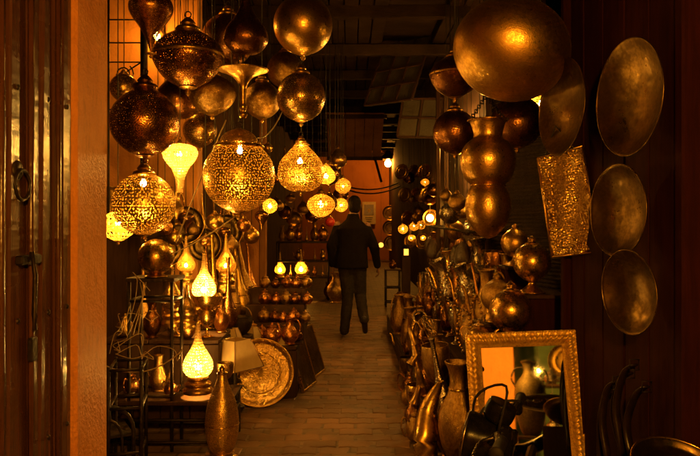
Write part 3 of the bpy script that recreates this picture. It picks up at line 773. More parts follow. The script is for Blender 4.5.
# stall plinths on the left
def plinth(name, label, x0, x1, y0, y1, h, mat='wood_dark', cat='bench'):
    t = thing(name, label, cat, ((x0 + x1) / 2, (y0 + y1) / 2, 0))
    sx, sy = x1 - x0, y1 - y0
    nb = max(2, int(sx / .14))
    for k in range(nb): ob('board', box(sx / nb - .006, sy, .028, (-sx / 2 + sx / nb * (k + .5), 0, h - .014), .004), mat, t)
    nb2 = max(2, int(sx / .2))
    for k in range(nb2): ob('front_plank', box(sx / nb2 - .006, .024, h - .034, (-sx / 2 + sx / nb2 * (k + .5), -sy / 2 + .012, (h - .034) / 2), .004), mat, t)
    for s in (-1, 1): ob('side', box(.024, sy - .03, h - .034, (s * (sx / 2 - .012), .015, (h - .034) / 2), .004), mat, t)
    return t
plinth('display_bench', 'low wooden bench under the left bottles and pots', -1.62, -.44, 5.62, 7.2, .42)
plinth('display_bench', 'raised wooden bench at the back of left stall', -1.7, -.78, 6.3, 7.5, .66)
plinth('display_bench', 'waist high bench under the glowing bowl lamp', -1.75, -.92, 4.78, 5.5, .62)
# ---- vessels
VES = {
 'bottle': cr([(.55, 0), (.62, .05), (.86, .3), (1, .8), (.88, 1.4), (.55, 2.1), (.30, 2.9), (.19, 4.0), (.16, 5.2), (.20, 5.6), (.26, 5.75), (.2, 5.78)], 3),
 'vase': cr([(.62, 0), (.66, .06), (.50, .2), (.82, .6), (1, 1.2), (.92, 1.75), (.58, 2.2), (.42, 2.6), (.50, 3.0), (.68, 3.25), (.64, 3.28)], 3),
 'pot': cr([(.5, 0), (.52, .04), (.80, .28), (1, .8), (.86, 1.3), (.52, 1.58), (.42, 1.7), (.50, 1.84), (.40, 1.9), (.22, 1.98), (.1, 2.06), (.14, 2.16), (.0, 2.26)], 3),
 'jug': cr([(.7, 0), (.72, .06), (.6, .16), (.92, .6), (1, 1.1), (.8, 1.7), (.5, 2.2), (.42, 2.7), (.52, 3.1), (.6, 3.2), (.55, 3.22)], 3),
 'goblet': cr([(.7, 0), (.72, .05), (.3, .18), (.14, .5), (.18, .9), (.6, 1.15), (.9, 1.6), (1, 2.2), (.96, 2.5), (.92, 2.5)], 3),
 'cup': cr([(.55, 0), (.6, .05), (.72, .4), (.78, .9), (.95, 1.5), (1, 1.55), (.94, 1.54)], 2),
 'globevase': cr([(.62, -1.62), (.66, -1.56), (.42, -1.38), (.2, -1.15), (.24, -1.0), (.5, -.88), (.86, -.52), (1, 0), (.88, .48), (.55, .84), (.32, .98), (.2, 1.1), (.24, 1.2), (.1, 1.34), (0, 1.4)], 4),
}
VH = {'bottle': 5.78, 'vase': 3.28, 'pot': 2.26, 'jug': 3.22, 'goblet': 2.5, 'cup': 1.55}
KN = {'bottle': ('brass_bottle', 'bottle'), 'vase': ('brass_vase', 'vase'), 'pot': ('lidded_pot', 'pot'), 'jug': ('brass_jug', 'jug'), 'goblet': ('brass_goblet', 'goblet'), 'cup': ('tea_glass', 'cup')}
def vessel(kind, label, loc, h, mat, rz=None, tilt=(0, 0), group=None, seg=20, fat=1.0):
    s = h / VH[kind]
    nm, cat = KN[kind]
    if mat.startswith('copper'): nm = nm.replace('brass', 'copper')
    if mat == 'silver': nm = nm.replace('brass', 'silver')
    t = thing(nm, label, cat, loc, (tilt[0], tilt[1], random.uniform(0, 6.28) if rz is None else rz), group, sc=(s * fat, s * fat, s))
    ob('body', L(('v', kind), VES[kind], seg), mat, t)
    if kind in ('jug', 'pot'):
        if kind == 'jug':
            hp = bez([(.5, 0, 2.9), (1.0, 0, 3.0), (1.45, 0, 2.3), (1.3, 0, 1.4), (.95, 0, .95)], 4)
            sp = bez([(-.85, 0, .9), (-1.3, 0, 1.3), (-1.5, 0, 2.1), (-1.75, 0, 2.5)], 4)
        else:
            hp = bez([(.7, 0, 1.45), (1.3, 0, 1.75), (1.55, 0, 1.2), (1.25, 0, .55), (.95, 0, .5)], 4)
            sp = bez([(-.9, 0, .6), (-1.35, 0, .85), (-1.5, 0, 1.3), (-1.8, 0, 1.5)], 4)
        ob('handle', cached(('h', kind), lambda: tube(hp, .085, 6)), mat, t)
        ob('spout', cached(('s', kind), lambda: tube(sp, .22, 7, .09)), mat, t)
    elif kind in ('bottle', 'vase'):
        z, q = (1.55, .86) if kind == 'bottle' else (2.42, .47)
        ob('neck_ring', cached(('nr', kind), lambda: tube([(q * math.cos(k * PI / 8), q * math.sin(k * PI / 8), z) for k in range(16)], .05, 5, closed=True)), 'brass_polished' if mat != 'silver' else 'silver', t)
    return t
# long necked bottles crowded on the left bench, some leaning
bl = []
plinth('display_bench', 'tall narrow bench under the long necked bottles', -1.62, -.86, 5.66, 6.28, .60)
for i in range(19):
    px = random.uniform(206, 256); d = 5.74 + i * .075
    bl.append((px, d))
for i, (px, d) in enumerate(bl):
    p = P(px, 0, d); x = max(-1.55, min(-.92, p.x)) if d < 6.28 else max(-1.6, min(-.85, p.x))
    zb = .605 if d < 6.26 else .665
    h = random.uniform(.50, .80)
    mt = ('brass', 'copper_dark', 'brass_dull', 'copper', 'brass_polished')[i % 5]
    vessel('bottle', f'{ORD[i]} from the front of the long necked bottles on left bench', (x, d, zb), h, mt, rz=0, tilt=(random.gauss(0, .04), random.gauss(-.14, .08)), group='long necked bottles on the left bench', fat=.72)
# hanging strips of slender bottles at the back left
for i in range(10):
    px = 196 + i * 5.2 + random.uniform(-2, 2); d = 6.6 + random.uniform(-.2, .3); p = P(px, random.uniform(232, 262), d)
    h = random.uniform(.42, .6)
    t = vessel('bottle', f'slender hanging bottle, {ORD[i]} from the left in the row behind bowl lamp', p, h, ('brass_dull', 'copper_dark', 'brass')[i % 3], tilt=(0, random.gauss(0, .1)), group='slender bottles hanging at the back of left stall', fat=.6)
    s = h / 5.78
    ob('string', tube([(0, 0, 5.7), (0, 0, 5.7 + 2.2 / s)], .004 / s, 4), 'cord_dark', t)
# stacked copper pots on the left bench by the alley
rows = [('bottom', 0, .435, 5.80), ('second', 1, .58, 5.92), ('third', 2, .72, 6.06), ('top', 3, .85, 6.22)]
st = thing('step_rack', 'stepped wooden rack under the copper pots', 'rack', (-.66, 6.0, .42))
for nm, k, z, d in rows:
    ob('step', box(.52, .15, max(.015, z - .42), (0, d - 6.0, (z - .42) / 2), .003), 'wood_dark', st)
for nm, k, z, d in rows:
    for i in range(5 if k else 4):
        px = 262 + i * (10.5 if k else 12) + k * 1.2; p = P(px, 0, d)
        vessel('pot', f'copper pot, {ORD[i]} from the left in the {nm} row of the pot rack', (p.x + random.uniform(-.012, .012), d + random.uniform(-.02, .02), z + .0), (.115 if k else .135) * random.uniform(.82, 1.22), ('copper', 'copper', 'brass_dull', 'copper_dark')[(i + k * 2) % 4], rz=random.uniform(-.6, .6) + PI / 2, group='copper pots stacked on the stepped rack')
# more pots and a dark bowl in front of the rack
vessel('pot', 'large brass lidded pot in front of the copper pots', (P(252, 0, 5.68).x, 5.68, .43), .20, 'brass_dull')
vessel('pot', 'tarnished copper pot right of the large brass pot', (P(272, 0, 5.70).x, 5.70, .43), .18, 'copper')
vessel('jug', 'small copper jug at the alley end of left bench', (P(290, 0, 5.72).x, 5.70, .43), .22, 'copper')
t = thing('dark_bowl', 'dark open cauldron with hoop handle behind the parchment shades', 'pot', P(240, 322, 5.5), sc=.10)
ob('body', lathe(cr([(.4, -1), (.8, -.6), (1, 0), (.95, .4), (.98, .44), (.9, .4), (.7, -.3), (.1, -.8)], 3), 28), 'iron', t)
ob('hoop', tube([(.95 * math.cos(k * PI / 14), 0, .4 + .95 * math.sin(k * PI / 14)) for k in range(15)], .04, 6), 'brass_dull', t)
ob_ = ob('pedestal', box(.2, .2, P(0, 322, 5.5).z - .1, base=True), 'wood_dark', loc=(P(240, 0, 5.5).x, 5.5, 0)); tag(ob_, 'narrow wooden pedestal under the dark cauldron', 'pedestal')
# parchment lampshades
def shade(px, py, d, w_, h_, rz, label, tilt=(0, 0), topk=.5):
    t = thing('lampshade', label, 'lampshade', P(px, py, d), (tilt[0], tilt[1], rz))
    V = []; Fc = []
    for z, q in ((-h_ / 2, 1), (h_ / 2, topk)):
        for k in range(4): V.append((w_ / 2 * q * math.cos(k * PI / 2), w_ / 2 * q * math.sin(k * PI / 2), z))
    for k in range(4):
        k2 = (k + 1) % 4
        f = mesh('side_panel', [V[k], V[k2], V[4 + k2], V[4 + k]], [(0, 1, 2, 3)], smooth=False)
        o = ob('side_panel', f, 'parchment', t)
        md = o.modifiers.new('thick', 'SOLIDIFY'); md.thickness = .003
        ob('corner_strip', tube([V[k], V[4 + k]], .004, 5), 'leather_tan', t)
    ob('rim', tube([V[0], V[1], V[2], V[3]], .004, 5, closed=True), 'leather_tan', t)
    ob('stand', lathe(cr([(.07, -h_ / 2 - .30), (.07, -h_ / 2 - .28), (.02, -h_ / 2 - .24), (.015, -h_ / 2), (.015, h_ / 2 - .02)], 3), 14), 'iron', t)
    return t
shade(235, 353, 4.95, .42, .20, .15, 'parchment lampshade nearest the big engraved tray', topk=.52)
shade(231, 336, 5.3, .24, .12, .7, 'smaller parchment lampshade behind the nearest shade')
shade(284, 342, 5.75, .22, .13, .5, 'parchment lampshade at the alley edge above the tray')
shade(252, 333, 5.6, .18, .10, .3, 'small parchment shade peeping over the big tray')
for (px, d, zt, lab) in ((240, 5.05, P(0, 353, 5.05).z - .375, 'small block under the nearest parchment shade'), (284, 5.75, P(0, 342, 5.75).z - .36, 'dark plinth box under the alley edge shade')):
    pass
# big round tray leaning
def tray(name, label, loc, r, rot, mat='tray_metal', depth=.03, seg=64, plain=False):
    t = thing(name, label, 'tray', loc, rot)
    if plain:
        pr = [(.002, 0), (.25 * r, .003), (.5 * r, .016), (.72 * r, .036), (.88 * r, .060), (.96 * r, .074), (1.0 * r, .078), (.99 * r, .072), (.88 * r, .054), (.5 * r, .008), (.002, -.008)]
        ob('dish', lathe(cr([(q, z * depth / .05) for q, z in pr], 3), seg), mat, t)
        ob('rim', tube([(r * math.cos(k * PI / 24), r * math.sin(k * PI / 24), .078 * depth / .05) for k in range(48)], .003, 5, closed=True), mat, t)
        return t
    prof = cr([(.002, 0), (.3 * r, 0), (.55 * r, .003), (.60 * r, .010), (.64 * r, .003), (.86 * r, .004), (.92 * r, depth * .6), (.99 * r, depth), (1.0 * r, depth * .9), (.985 * r, depth * .7), (.93 * r, depth * .25), (.86 * r, -.006), (.002, -.006)], 2)
    ob('dish', lathe(prof, seg, flute=None), mat, t)
    ob('rim', tube([(r * math.cos(k * PI / 24), r * math.sin(k * PI / 24), depth * .95) for k in range(48)], .005, 5, closed=True), 'brass', t)
    return t
def engraved():
    m = NT('tray_engraved'); o = m.coord()
    sep = m.n('SeparateXYZ'); m.set(sep, 0, o)
    rr = m.math('SQRT', m.math('ADD', m.math('MULTIPLY', sep.outputs[0], sep.outputs[0]), m.math('MULTIPLY', sep.outputs[1], sep.outputs[1])))
    an = m.math('ARCTAN2', sep.outputs[1], sep.outputs[0])
    rings = m.math('SINE', m.math('MULTIPLY', rr, 190.0))
    pet = m.math('MULTIPLY', m.math('SINE', m.math('MULTIPLY', an, 24.0)), m.math('SINE', m.math('MULTIPLY', rr, 75.0)))
    pat = m.math('ADD', m.math('MULTIPLY', rings, .35), m.math('MULTIPLY', pet, .7))
    v = m.voro(o, 85)
    h = m.math('ADD', m.math('MULTIPLY', pat, .5), m.math('MULTIPLY', v, 1.2))
    t = m.noise(o, 8, 6, .65)
    c = m.ramp(m.math('ADD', t, m.math('MULTIPLY', pat, .06)), (.30, (.52, .32, .09)), (.72, (.74, .48, .14)))
    m.done(m.bsdf(c, .33, 1.0, m.bump(h, .55, .006)))
engraved()
p = P(260, 371, 5.35)
tray('brass_tray', 'big round engraved brass tray leaning at the left of the alley', (p.x, 5.36, .262), .262, (R(72), 0, R(4)), 'tray_engraved')
p = P(262, 300, 5.58)
# mirror panels leaning against the left bench end (dark glass with thin frame)
for i, (px0, y0, ht, lab) in enumerate(((312, 5.95, .50, 'nearer dark framed panel leaning on the left bench'), (321, 6.45, .46, 'farther dark framed panel leaning on the left bench'))):
    p = P(px0, 0, y0)
    t = thing('leaning_panel', lab, 'panel', (p.x - .02, y0, .004), (0, R(-17), R(-14)))
    ob('board', box(.02, .36, ht, (0, 0, ht / 2), .003), 'tray_aged', t)
    for s in (-1, 1): ob('frame_side', box(.028, .022, ht + .01, (0, s * .18, ht / 2 + .002), .004), 'brass', t)
    for z in (.006, ht): ob('frame_rail', box(.03, .34, .022, (0, 0, z), .004), 'brass', t)
# dark cabinet at the back of the left shop with vases on it
cb = thing('wooden_cabinet', 'dark wooden cabinet at the back of left stall behind iron stand', 'cabinet', (-2.22, 6.05, 0))
ob('carcass', box(1.25, .30, 1.42, base=True), 'wood_dark', cb)
for k in range(4): ob('door_panel', box(.28, .02, 1.2, (-.46 + .305 * k, -.162, .72)), 'wood_dark', cb)
for i, (px, k_, mt, h) in enumerate(((112, 'vase', 'brass_dull', .34), (126, 'jug', 'copper_dark', .3), (138, 'vase', 'brass', .36), (152, 'bottle', 'copper', .5), (166, 'vase', 'copper_dark', .34), (176, 'jug', 'brass', .3))):
    vessel(k_, f'{k_} standing on the dark cabinet, {ORD[i]} vessel from the pillar', (P(px, 0, 6.0).x, 6.0, 1.422), h, mt, fat=.85)
for i, (x, y, k_, mt, h) in enumerate(((-1.62, 4.90, 'pot', 'brass', .17), (-1.42, 4.88, 'vase', 'copper_dark', .26), (-1.27, 4.95, 'jug', 'brass_dull', .24), (-1.16, 4.86, 'pot', 'copper', .15), (-1.03, 4.90, 'goblet', 'brass_polished', .2), (-.97, 5.12, 'vase', 'copper', .26), (-1.36, 5.25, 'vase', 'brass', .38), (-1.1, 5.3, 'jug', 'brass_polished', .36), (-1.6, 5.25, 'bottle', 'brass_dull', .5), (-.96, 5.36, 'bottle', 'copper_dark', .55))):
    vessel(k_, f'{k_} on the waist high left bench, {ORD[i]} of its crowded vessels from the front left', (x, y, .622), h, mt, fat=.8)
for i, (x, y, k_, mt, h) in enumerate(((-1.42, 4.42, 'pot', 'copper_dark', .16), (-1.28, 4.55, 'jug', 'brass_dull', .24), (-1.16, 4.40, 'pot', 'copper', .12), (-.84, 4.58, 'goblet', 'brass_dull', .18))):
    vessel(k_, f'{k_} on the low iron table, {ORD[i]} vessel from its left end', (x, y, .322), h, mt, fat=.8)
for i in range(12):
    px = 158 + i * 9.5 + random.uniform(-3, 3); d = 5.7 + random.uniform(-.3, .5)
    hang(px, 216 + (i * 11) % 30, d, random.uniform(5.5, 9), ('pear', 'onion', 'globe', 'dropdown')[i % 4], ('brass_dull', 'pierced_copper', 'brass', 'copper')[(i * 3) % 4], f'small ornament lantern hanging in mid left stall, {ORD[i]} from the left', finial=False, seg=20, group='small ornament lanterns in the left stall')
# twig-like bare wires by the stand
wr = random.Random(5)
for i in range(7):
    p0 = P(wr.uniform(108, 118), wr.uniform(320, 360), 4.0); pts = [p0]
    for k in range(6): pts.append(pts[-1] + Vector((wr.gauss(.03, .035), wr.gauss(0, .03), wr.gauss(.015, .05))))
    o_ = ob('lamp_cord', tube(bez(pts, 4), .0024, 5), 'cord_pale'); tag(o_, f'curling pale lamp cord by the iron stand, {ORD[i]} strand of the tangle', 'cord', 'curling cords beside the pillar')
for i in range(3):
    a_, b_ = P(146 - 3 * i, 282, 4.25), P(128 + 5 * i, 335, 4.2)
    o_ = ob('lamp_cord', tube(bez([a_, a_.lerp(b_, .4) + Vector((.02, 0, .02)), b_], 5), .0035, 5), 'cord_pale'); tag(o_, f'pale cord dangling from the tall iron stand, {ORD[i]} from the right', 'cord', 'cords dangling from the iron stand')
# dark urn on the ground under the low table
t = thing('dark_urn', 'dark clay urn standing under the low iron table', 'urn', (P(150, 0, 4.75).x, 4.95, 0), sc=.16)
ob('body', lathe(cr([(.5, 0), (.8, .5), (1, 1.2), (.85, 1.9), (.5, 2.3), (.45, 2.5), (.6, 2.7), (.55, 2.72)], 3), 28), 'ceramic', t)
ob('rim', tube([(.58 * math.cos(k * PI / 10), .58 * math.sin(k * PI / 10), 2.72) for k in range(20)], .04, 6, closed=True), 'ceramic', t)
# copper trays and lanterns filling the back of the left shop
for i, (px, py, d, r_) in enumerate(((185, 225, 6.1, .17), (205, 245, 6.15, .15), (226, 232, 6.2, .16), (168, 250, 6.0, .14))):
    tray('brass_tray', ('round tray on the back of left stall behind white teardrop', 'round tray behind the glowing bowl lamp', 'round tray on the back of left stall near bottles', 'round tray on the back of left stall above iron stand')[i], P(px, py, d), r_, (R(82), 0, random.uniform(-.3, .3)), 'tray_aged', .02, 40)

# far shelf rack on the left
rk = frame_stand('shelf_rack', 'black metal shelf rack of small vases far left of the alley', 'shelf', (P(303, 0, 12.7).x, 12.75, 0), .95, .36, 1.09, (.42, .72, 1.07), leg_r=.014)
for z in (.43, .73, 1.085): ob('shelf', box(.93, .36, .018, (0, 0, z), .003), 'wood_dark', rk)
for zi, z in enumerate((.44, .74, 1.095)):
    for i in range(6):
        x = P(303, 0, 12.7).x - .38 + i * .15
        if zi == 1 and i in (0, 1, 3): continue
        k_ = ('vase', 'bottle', 'jug', 'pot')[(i + zi) % 4]
        vessel(k_, f'small {k_} on the {("lower", "middle", "top")[zi]} shelf of the far rack, {ORD[i]} place from the left', (x, 12.68, z), (.2, .22, .34)[zi] * random.uniform(.8, 1.1), ('brass', 'copper', 'brass_dull')[(i + zi) % 3], seg=14, fat=.8 if k_ != 'pot' else .7)
# red and white thing beside the person: a small red lamp
t = hang(330, 222, 9.6, 5, 'onion', 'red_plastic', 'small red hanging ornament just left of the walking person', finial=False, seg=20)
vessel('vase', 'tall vase standing beside the far shelf rack', (P(336, 0, 12).x, 12.2, 0), .55, 'brass_dull')
vessel('jug', 'floor jug standing right of the far shelf rack', (P(330, 0, 12.6).x, 12.9, 0), .42, 'copper_dark')
for i in range(14):
    d = 8.0 + (i * .83) % 4.2; px = 268 + i * 5.6
    hang(px, 148 + (i * 29) % 66, d, 5 + (i * 3) % 6, ('globe', 'pear', 'onion', 'longneck', 'squat')[i % 5], ('brass', 'copper_dark', 'brass_dull', 'pierced_dull')[i % 4], f'small unlit lantern hanging between left stall and walking person, {ORD[i]} from the left', finial=False, seg=20, group='small lanterns hanging along the left of the alley')
# hanging pierced strips behind shelf
for i in range(6):
    px = 276 + i * 9; d = 11.5 + (i % 3) * .5
    hang(px, 205 + (i * 7) % 17, d, 6 + (i % 3), ('pear', 'globe', 'onion')[i % 3], ('brass_dull', 'copper_dark', 'brass')[i % 3], f'small unlit lantern over the far rack, {ORD[i]} from the left', finial=False, seg=20)

# ================================================================ far end things
t = thing('wall_poster', 'pale framed poster on the far orange wall', 'poster', P(369, 213, 25.9))
ob('sheet', box(.52, .03, .85), 'paper', t)
ob('picture', box(.36, .012, .40, (0, -.022, .12)), 'ceramic', t)
ob('picture', lathe(cr([(.0, .2), (.05, .16), (.12, .0), (.08, -.14), (.1, -.18)], 3), 16), 'brass_dull', t, (0, -.02, .1), sc=(1, .08, 1))
for i in range(3): ob('text_line', box(.30 - .06 * i, .012, .02, (0, -.022, -.18 - .07 * i)), 'ink', t)
for i, (py, lab) in enumerate(((213, 'top of three round plates on the far wall'), (228, 'middle of three round plates on the far wall'), (243, 'lowest of three round plates on the far wall'))):
    tray('brass_plate', lab, P(390 + (i == 2), py, 24.5), .27, (R(84), 0, 0), 'brass_dull', .03, 32)
hang(381, 245, 22, 2.6, 'ball', 'lit_glass_bright', 'tiny lamp glowing beside the lowest far plate', finial=False, seg=16)
frame_stand('small_table', 'small black side table right of the alley', 'table', (P(393, 0, 11.6).x, 11.7, 0), .24, .24, .62, (.08, .33), top=True, leg_r=.016)
vessel('pot', 'dark pot on the small black side table', (P(393, 0, 11.6).x, 11.7, .65), .16, 'copper_dark')

# ================================================================ right display
plinth('display_bench', 'low front step of the right stall', .50, .76, 4.3, 9.2, .20)
plinth('display_bench', 'middle step of the right stall', .765, 1.02, 4.45, 8.6, .48)
plinth('display_bench', 'upper step of the right stall', 1.025, 1.42, 4.75, 8.0, .80)
def steps_fill():
    kinds = ['vase', 'jug', 'bottle', 'pot', 'goblet']
    counts = {}
    for sname, xa, xb, y0, y1, z, hh, st_ in (('low', .55, .72, 4.55, 9.0, .203, (.24, .44), .15), ('middle', .81, .98, 4.6, 8.5, .483, (.26, .46), .145), ('upper', 1.07, 1.36, 5.3, 7.9, .803, (.28, .55), .14)):
        y = y0; k = 0
        while y < y1:
            kd = kinds[(k * 3 + len(sname) + random.randrange(2)) % 5]
            mt = random.choice(('brass', 'brass_dull', 'copper_dark', 'silver', 'brass_dull', 'copper_dark'))
            c = counts.setdefault((sname, kd), []); 
            fw_ = {'pot': .62, 'goblet': .55, 'jug': .75, 'vase': .75, 'bottle': .95}[kd]
            h = random.uniform(*hh) * (.6 if kd == 'pot' else 1)
            vessel(kd, f'{kd} on the {sname} step of the right stall, {ORD[len(c)]} {kd} from the front there', (random.uniform(xa, xb), y, z), h, mt, tilt=(random.gauss(0, .04), random.gauss(0, .06)), fat=fw_, seg=20)
            c.append(1); y += st_ * random.uniform(.85, 1.15); k += 1
steps_fill()
for i in range(16):
    d = 4.75 + i * .17; k_ = ('vase', 'jug', 'bottle', 'vase')[i % 4]
    vessel(k_, f'{k_} leaning at the inner edge of the middle right step, {ORD[i]} vessel from the front', (1.0 + .05 * ((i * 3) % 3), d, .60 + .04 * (i % 4)), random.uniform(.34, .56), ('brass', 'brass_dull', 'copper', 'silver', 'brass_polished')[i % 5], rz=0, tilt=(random.gauss(0, .1), random.gauss(-.18, .12)), fat=.7)
for i in range(16):
    d = 4.5 + i * .22; k_ = ('pot', 'vase', 'goblet', 'jug', 'pot')[i % 5]
    vessel(k_, f'small {k_} on the ground along the low right step, {ORD[i]} from the front', (.44 + .012 * i + random.uniform(-.03, .03), d, .0), random.uniform(.14, .30), ('brass_dull', 'copper_dark', 'brass', 'tray_aged')[i % 4], fat=.75)
# two polished globe vases
def globevase(px, py, d, rp, label, mat='brass_polished', pedestal=None):
    r = rp / F * d
    t = thing('globe_vase', label, 'vase', P(px, py, d), (0, 0, 0), sc=r)
    ob('body', L('globevase', VES['globevase'], 48), mat, t)
    ob('foot_ring', tube([(.66 * math.cos(k * PI / 16), .66 * math.sin(k * PI / 16), -1.58) for k in range(32)], .035, 6, closed=True), 'brass', t)
    ob('neck_ring', tube([(.34 * math.cos(k * PI / 10), .34 * math.sin(k * PI / 10), .97) for k in range(20)], .03, 6, closed=True), 'brass', t)
    return P(px, py, d).z - 1.62 * r
def pedestal(label, px, d, w_, zt, dy=0):
    t = thing('wooden_pedestal', label, 'pedestal', (P(px, 0, d).x, d + dy, 0))
    ob('box', box(w_, w_, zt - .026, base=True, bev=.006), 'wood_red', t); ob('top', box(w_ + .03, w_ + .03, .024, (0, 0, zt - .013)), 'wood_dark', t)
zt = globevase(532, 262, 4.35, 19, 'polished brass globe vase on the taller pedestal at right'); pedestal('taller wooden pedestal under the polished globe vase', 540, 4.37, .27, zt)
zt = globevase(511, 311, 4.25, 21.5, 'polished brass globe vase just above the gilt mirror'); pedestal('shorter wooden pedestal behind the gilt mirror', 512, 4.27, .24, zt)
zt = globevase(515, 243, 4.9, 14, 'brass globe vase behind the taller pedestal', 'brass'); pedestal('slim pedestal under the rear brass globe vase', 515, 4.92, .17, zt)
# onion lid behind the lower globe
zt = globevase(497, 296, 4.55, 16, 'dull brass onion vase left of the lower globe vase', 'brass_dull'); pedestal('slim pedestal under the dull onion vase', 497, 4.57, .17, zt)
# tiers of tea glasses
tr = thing('glass_rack', 'sloping rack holding rows of tea glasses at right', 'rack', (0, 0, 0))
for rI in range(4):
    d = 5.25 + rI * .13; z = .98 + rI * .055
    x0 = P(478 + rI * 3, 0, d).x
    ob('tier', box(.36, .10, .02, (x0 + .14, d, z - .012), .003), 'wood_dark', tr)
    for i in range(6):
        vessel('cup', f'shiny tea glass, {ORD[i]} from the left in the {("front", "second", "third", "rear")[rI]} row of the glass rack', (x0 + i * .056, d, z), .075, 'silver' if (i + rI) % 2 else 'brass_polished', seg=14, fat=.85)
ob('leg', box(.04, .3, .95, (P(478, 0, 5.3).x, 5.45, .475)), 'wood_dark', tr); ob('leg', box(.04, .3, .95, (P(478, 0, 5.3).x + .34, 5.45, .475)), 'wood_dark', tr)
for i in range(14):
    d = 6.0 + (i * .37) % 2.6; px = 446 + i * 4.2; 
    hang(px, 196 + (i * 17) % 52, d, 6 + (i * 5) % 6, ('pear', 'onion', 'globe', 'longneck')[i % 4], ('brass_dull', 'copper_dark', 'brass', 'silver')[(i * 3) % 4], f'small unlit lantern hanging over the right stall, {ORD[i]} from the left', finial=False, seg=20, group='small lanterns hanging over the right stall')
for i in range(12):
    d = 13.2 + (i * .61) % 4.5; px = 402 + i * 2.9; py = 172 + (i * 23) % 92; d = min(d, 1.40 * F / (px - CX))
    p = P(px, py, d)
    tray('brass_plate', f'small brass plate on the far right shop front, {ORD[i]} counted from the alley', (min(p.x, 1.46), d, p.z), .15, (R(82), 0, R(-35)), ('brass', 'brass_dull', 'copper')[i % 3], .02, 24)
# leather pouches and straps hanging from a rail over the right stall
rail = thing('hanging_rail', 'dark rail of leather goods over the right steps', 'rail', (0, 0, 0))
ob('bar', tube([P(428, 226, 7.4), P(470, 232, 5.3)], .012, 6), 'iron', rail)
ob('hook_post', tube([P(428, 226, 7.4), P(428, 226, 7.4) + Vector((.25, .0, 0))], .012, 6), 'iron', rail); ob('hook_post', tube([P(470, 232, 5.3), P(470, 232, 5.3) + Vector((.5, .2, 0))], .012, 6), 'iron', rail)
POUCH = cr([(.02, -1.0), (.5, -.96), (.88, -.7), (1, -.25), (.86, .3), (.6, .75), (.35, .95), (.3, 1.05)], 3)
for i in range(9):
    f = i / 8; d = 7.4 - 2.1 * f; px = 428 + 42 * f; py = 226 + 6 * f
    p = P(px, py, d); ln_ = random.uniform(.08, .28); s = random.uniform(.055, .08)
    t = thing('leather_pouch', f'dark leather pouch on the right rail, {ORD[8 - i]} from the front', 'pouch', p + Vector((random.uniform(-.03, .03), 0, -ln_ - s * 1.5)), (0, 0, random.uniform(-.8, .8)), 'leather pouches hanging over the right stall', sc=(s, s * .5, s * 1.5))
    ob('bag', L('pouch', POUCH, 20), 'leather', t); ob('flap', L('flap', cr([(1.03, -.22), (.91, .3), (.65, .75), (.4, .96), (.33, 1.07)], 3), 20), 'leather', t)
    ob('strap', tube([(-.3, 0, 1.0), (0, 0, 1 + ln_ / s / 1.5), (.3, 0, 1.0)], .05, 5), 'leather', t)
    for k in range(3): ob('tassel', cached('tassel', lambda: tube([(0, 0, 0), (.02, 0, -.5), (0, 0, -.95)], .05, 5, .02)), 'leather_tan', t, (-.4 + .4 * k, -.3, -.9))
# bead necklaces on the right rail
BEAD = lambda: lathe(sphere_prof(-88, 88, 6), 8)
def necklace(px, py, d, w_, h_, label, mat, n=26, br=.012):
    t = thing('bead_necklace', label, 'necklace', P(px, py, d))
    ms = []
    for k in range(n):
        a_ = 2 * PI * k / n; q = Vector((w_ / 2 * math.sin(a_) * (1 - .3 * math.cos(a_)), .01 * math.sin(3 * a_), -h_ / 2 + h_ / 2 * math.cos(a_)))
        ms.append(xform(cached('bead', BEAD), q, sc=(br, br, br)))
    bo = ob('beads', joined(ms), mat, t); bo['kind'] = 'stuff'; bo.data.polygons.foreach_set('use_smooth', [True] * (len(ms) * len(CACHE['bead'].polygons)))
    ob('pendant', cached('pend', lambda: lathe(cr([(.0, -.05), (.022, -.03), (.012, 0), (.004, .012)], 3), 10)), 'silver', t, (0, 0, -h_))
for i, (px, py, d, mt) in enumerate(((452, 262, 5.6, 'silver'), (461, 270, 5.3, 'brass'), (446, 275, 6.0, 'brass_polished'), (470, 285, 5.0, 'silver'), (440, 268, 6.4, 'silver'), (464, 305, 4.9, 'brass'), (476, 296, 4.75, 'brass_polished'))):
    necklace(px, py, d, .09, random.uniform(.3, .45), 'bead necklace draped on the right stall, ' + ('right of the leather pouches', 'in front of the pouch nearest the rail middle', 'among the rear pouches', 'below the front end of the rail', 'nearest the walking person', 'just above the gilt mirror', 'beside the lower globe vase')[i], mt)
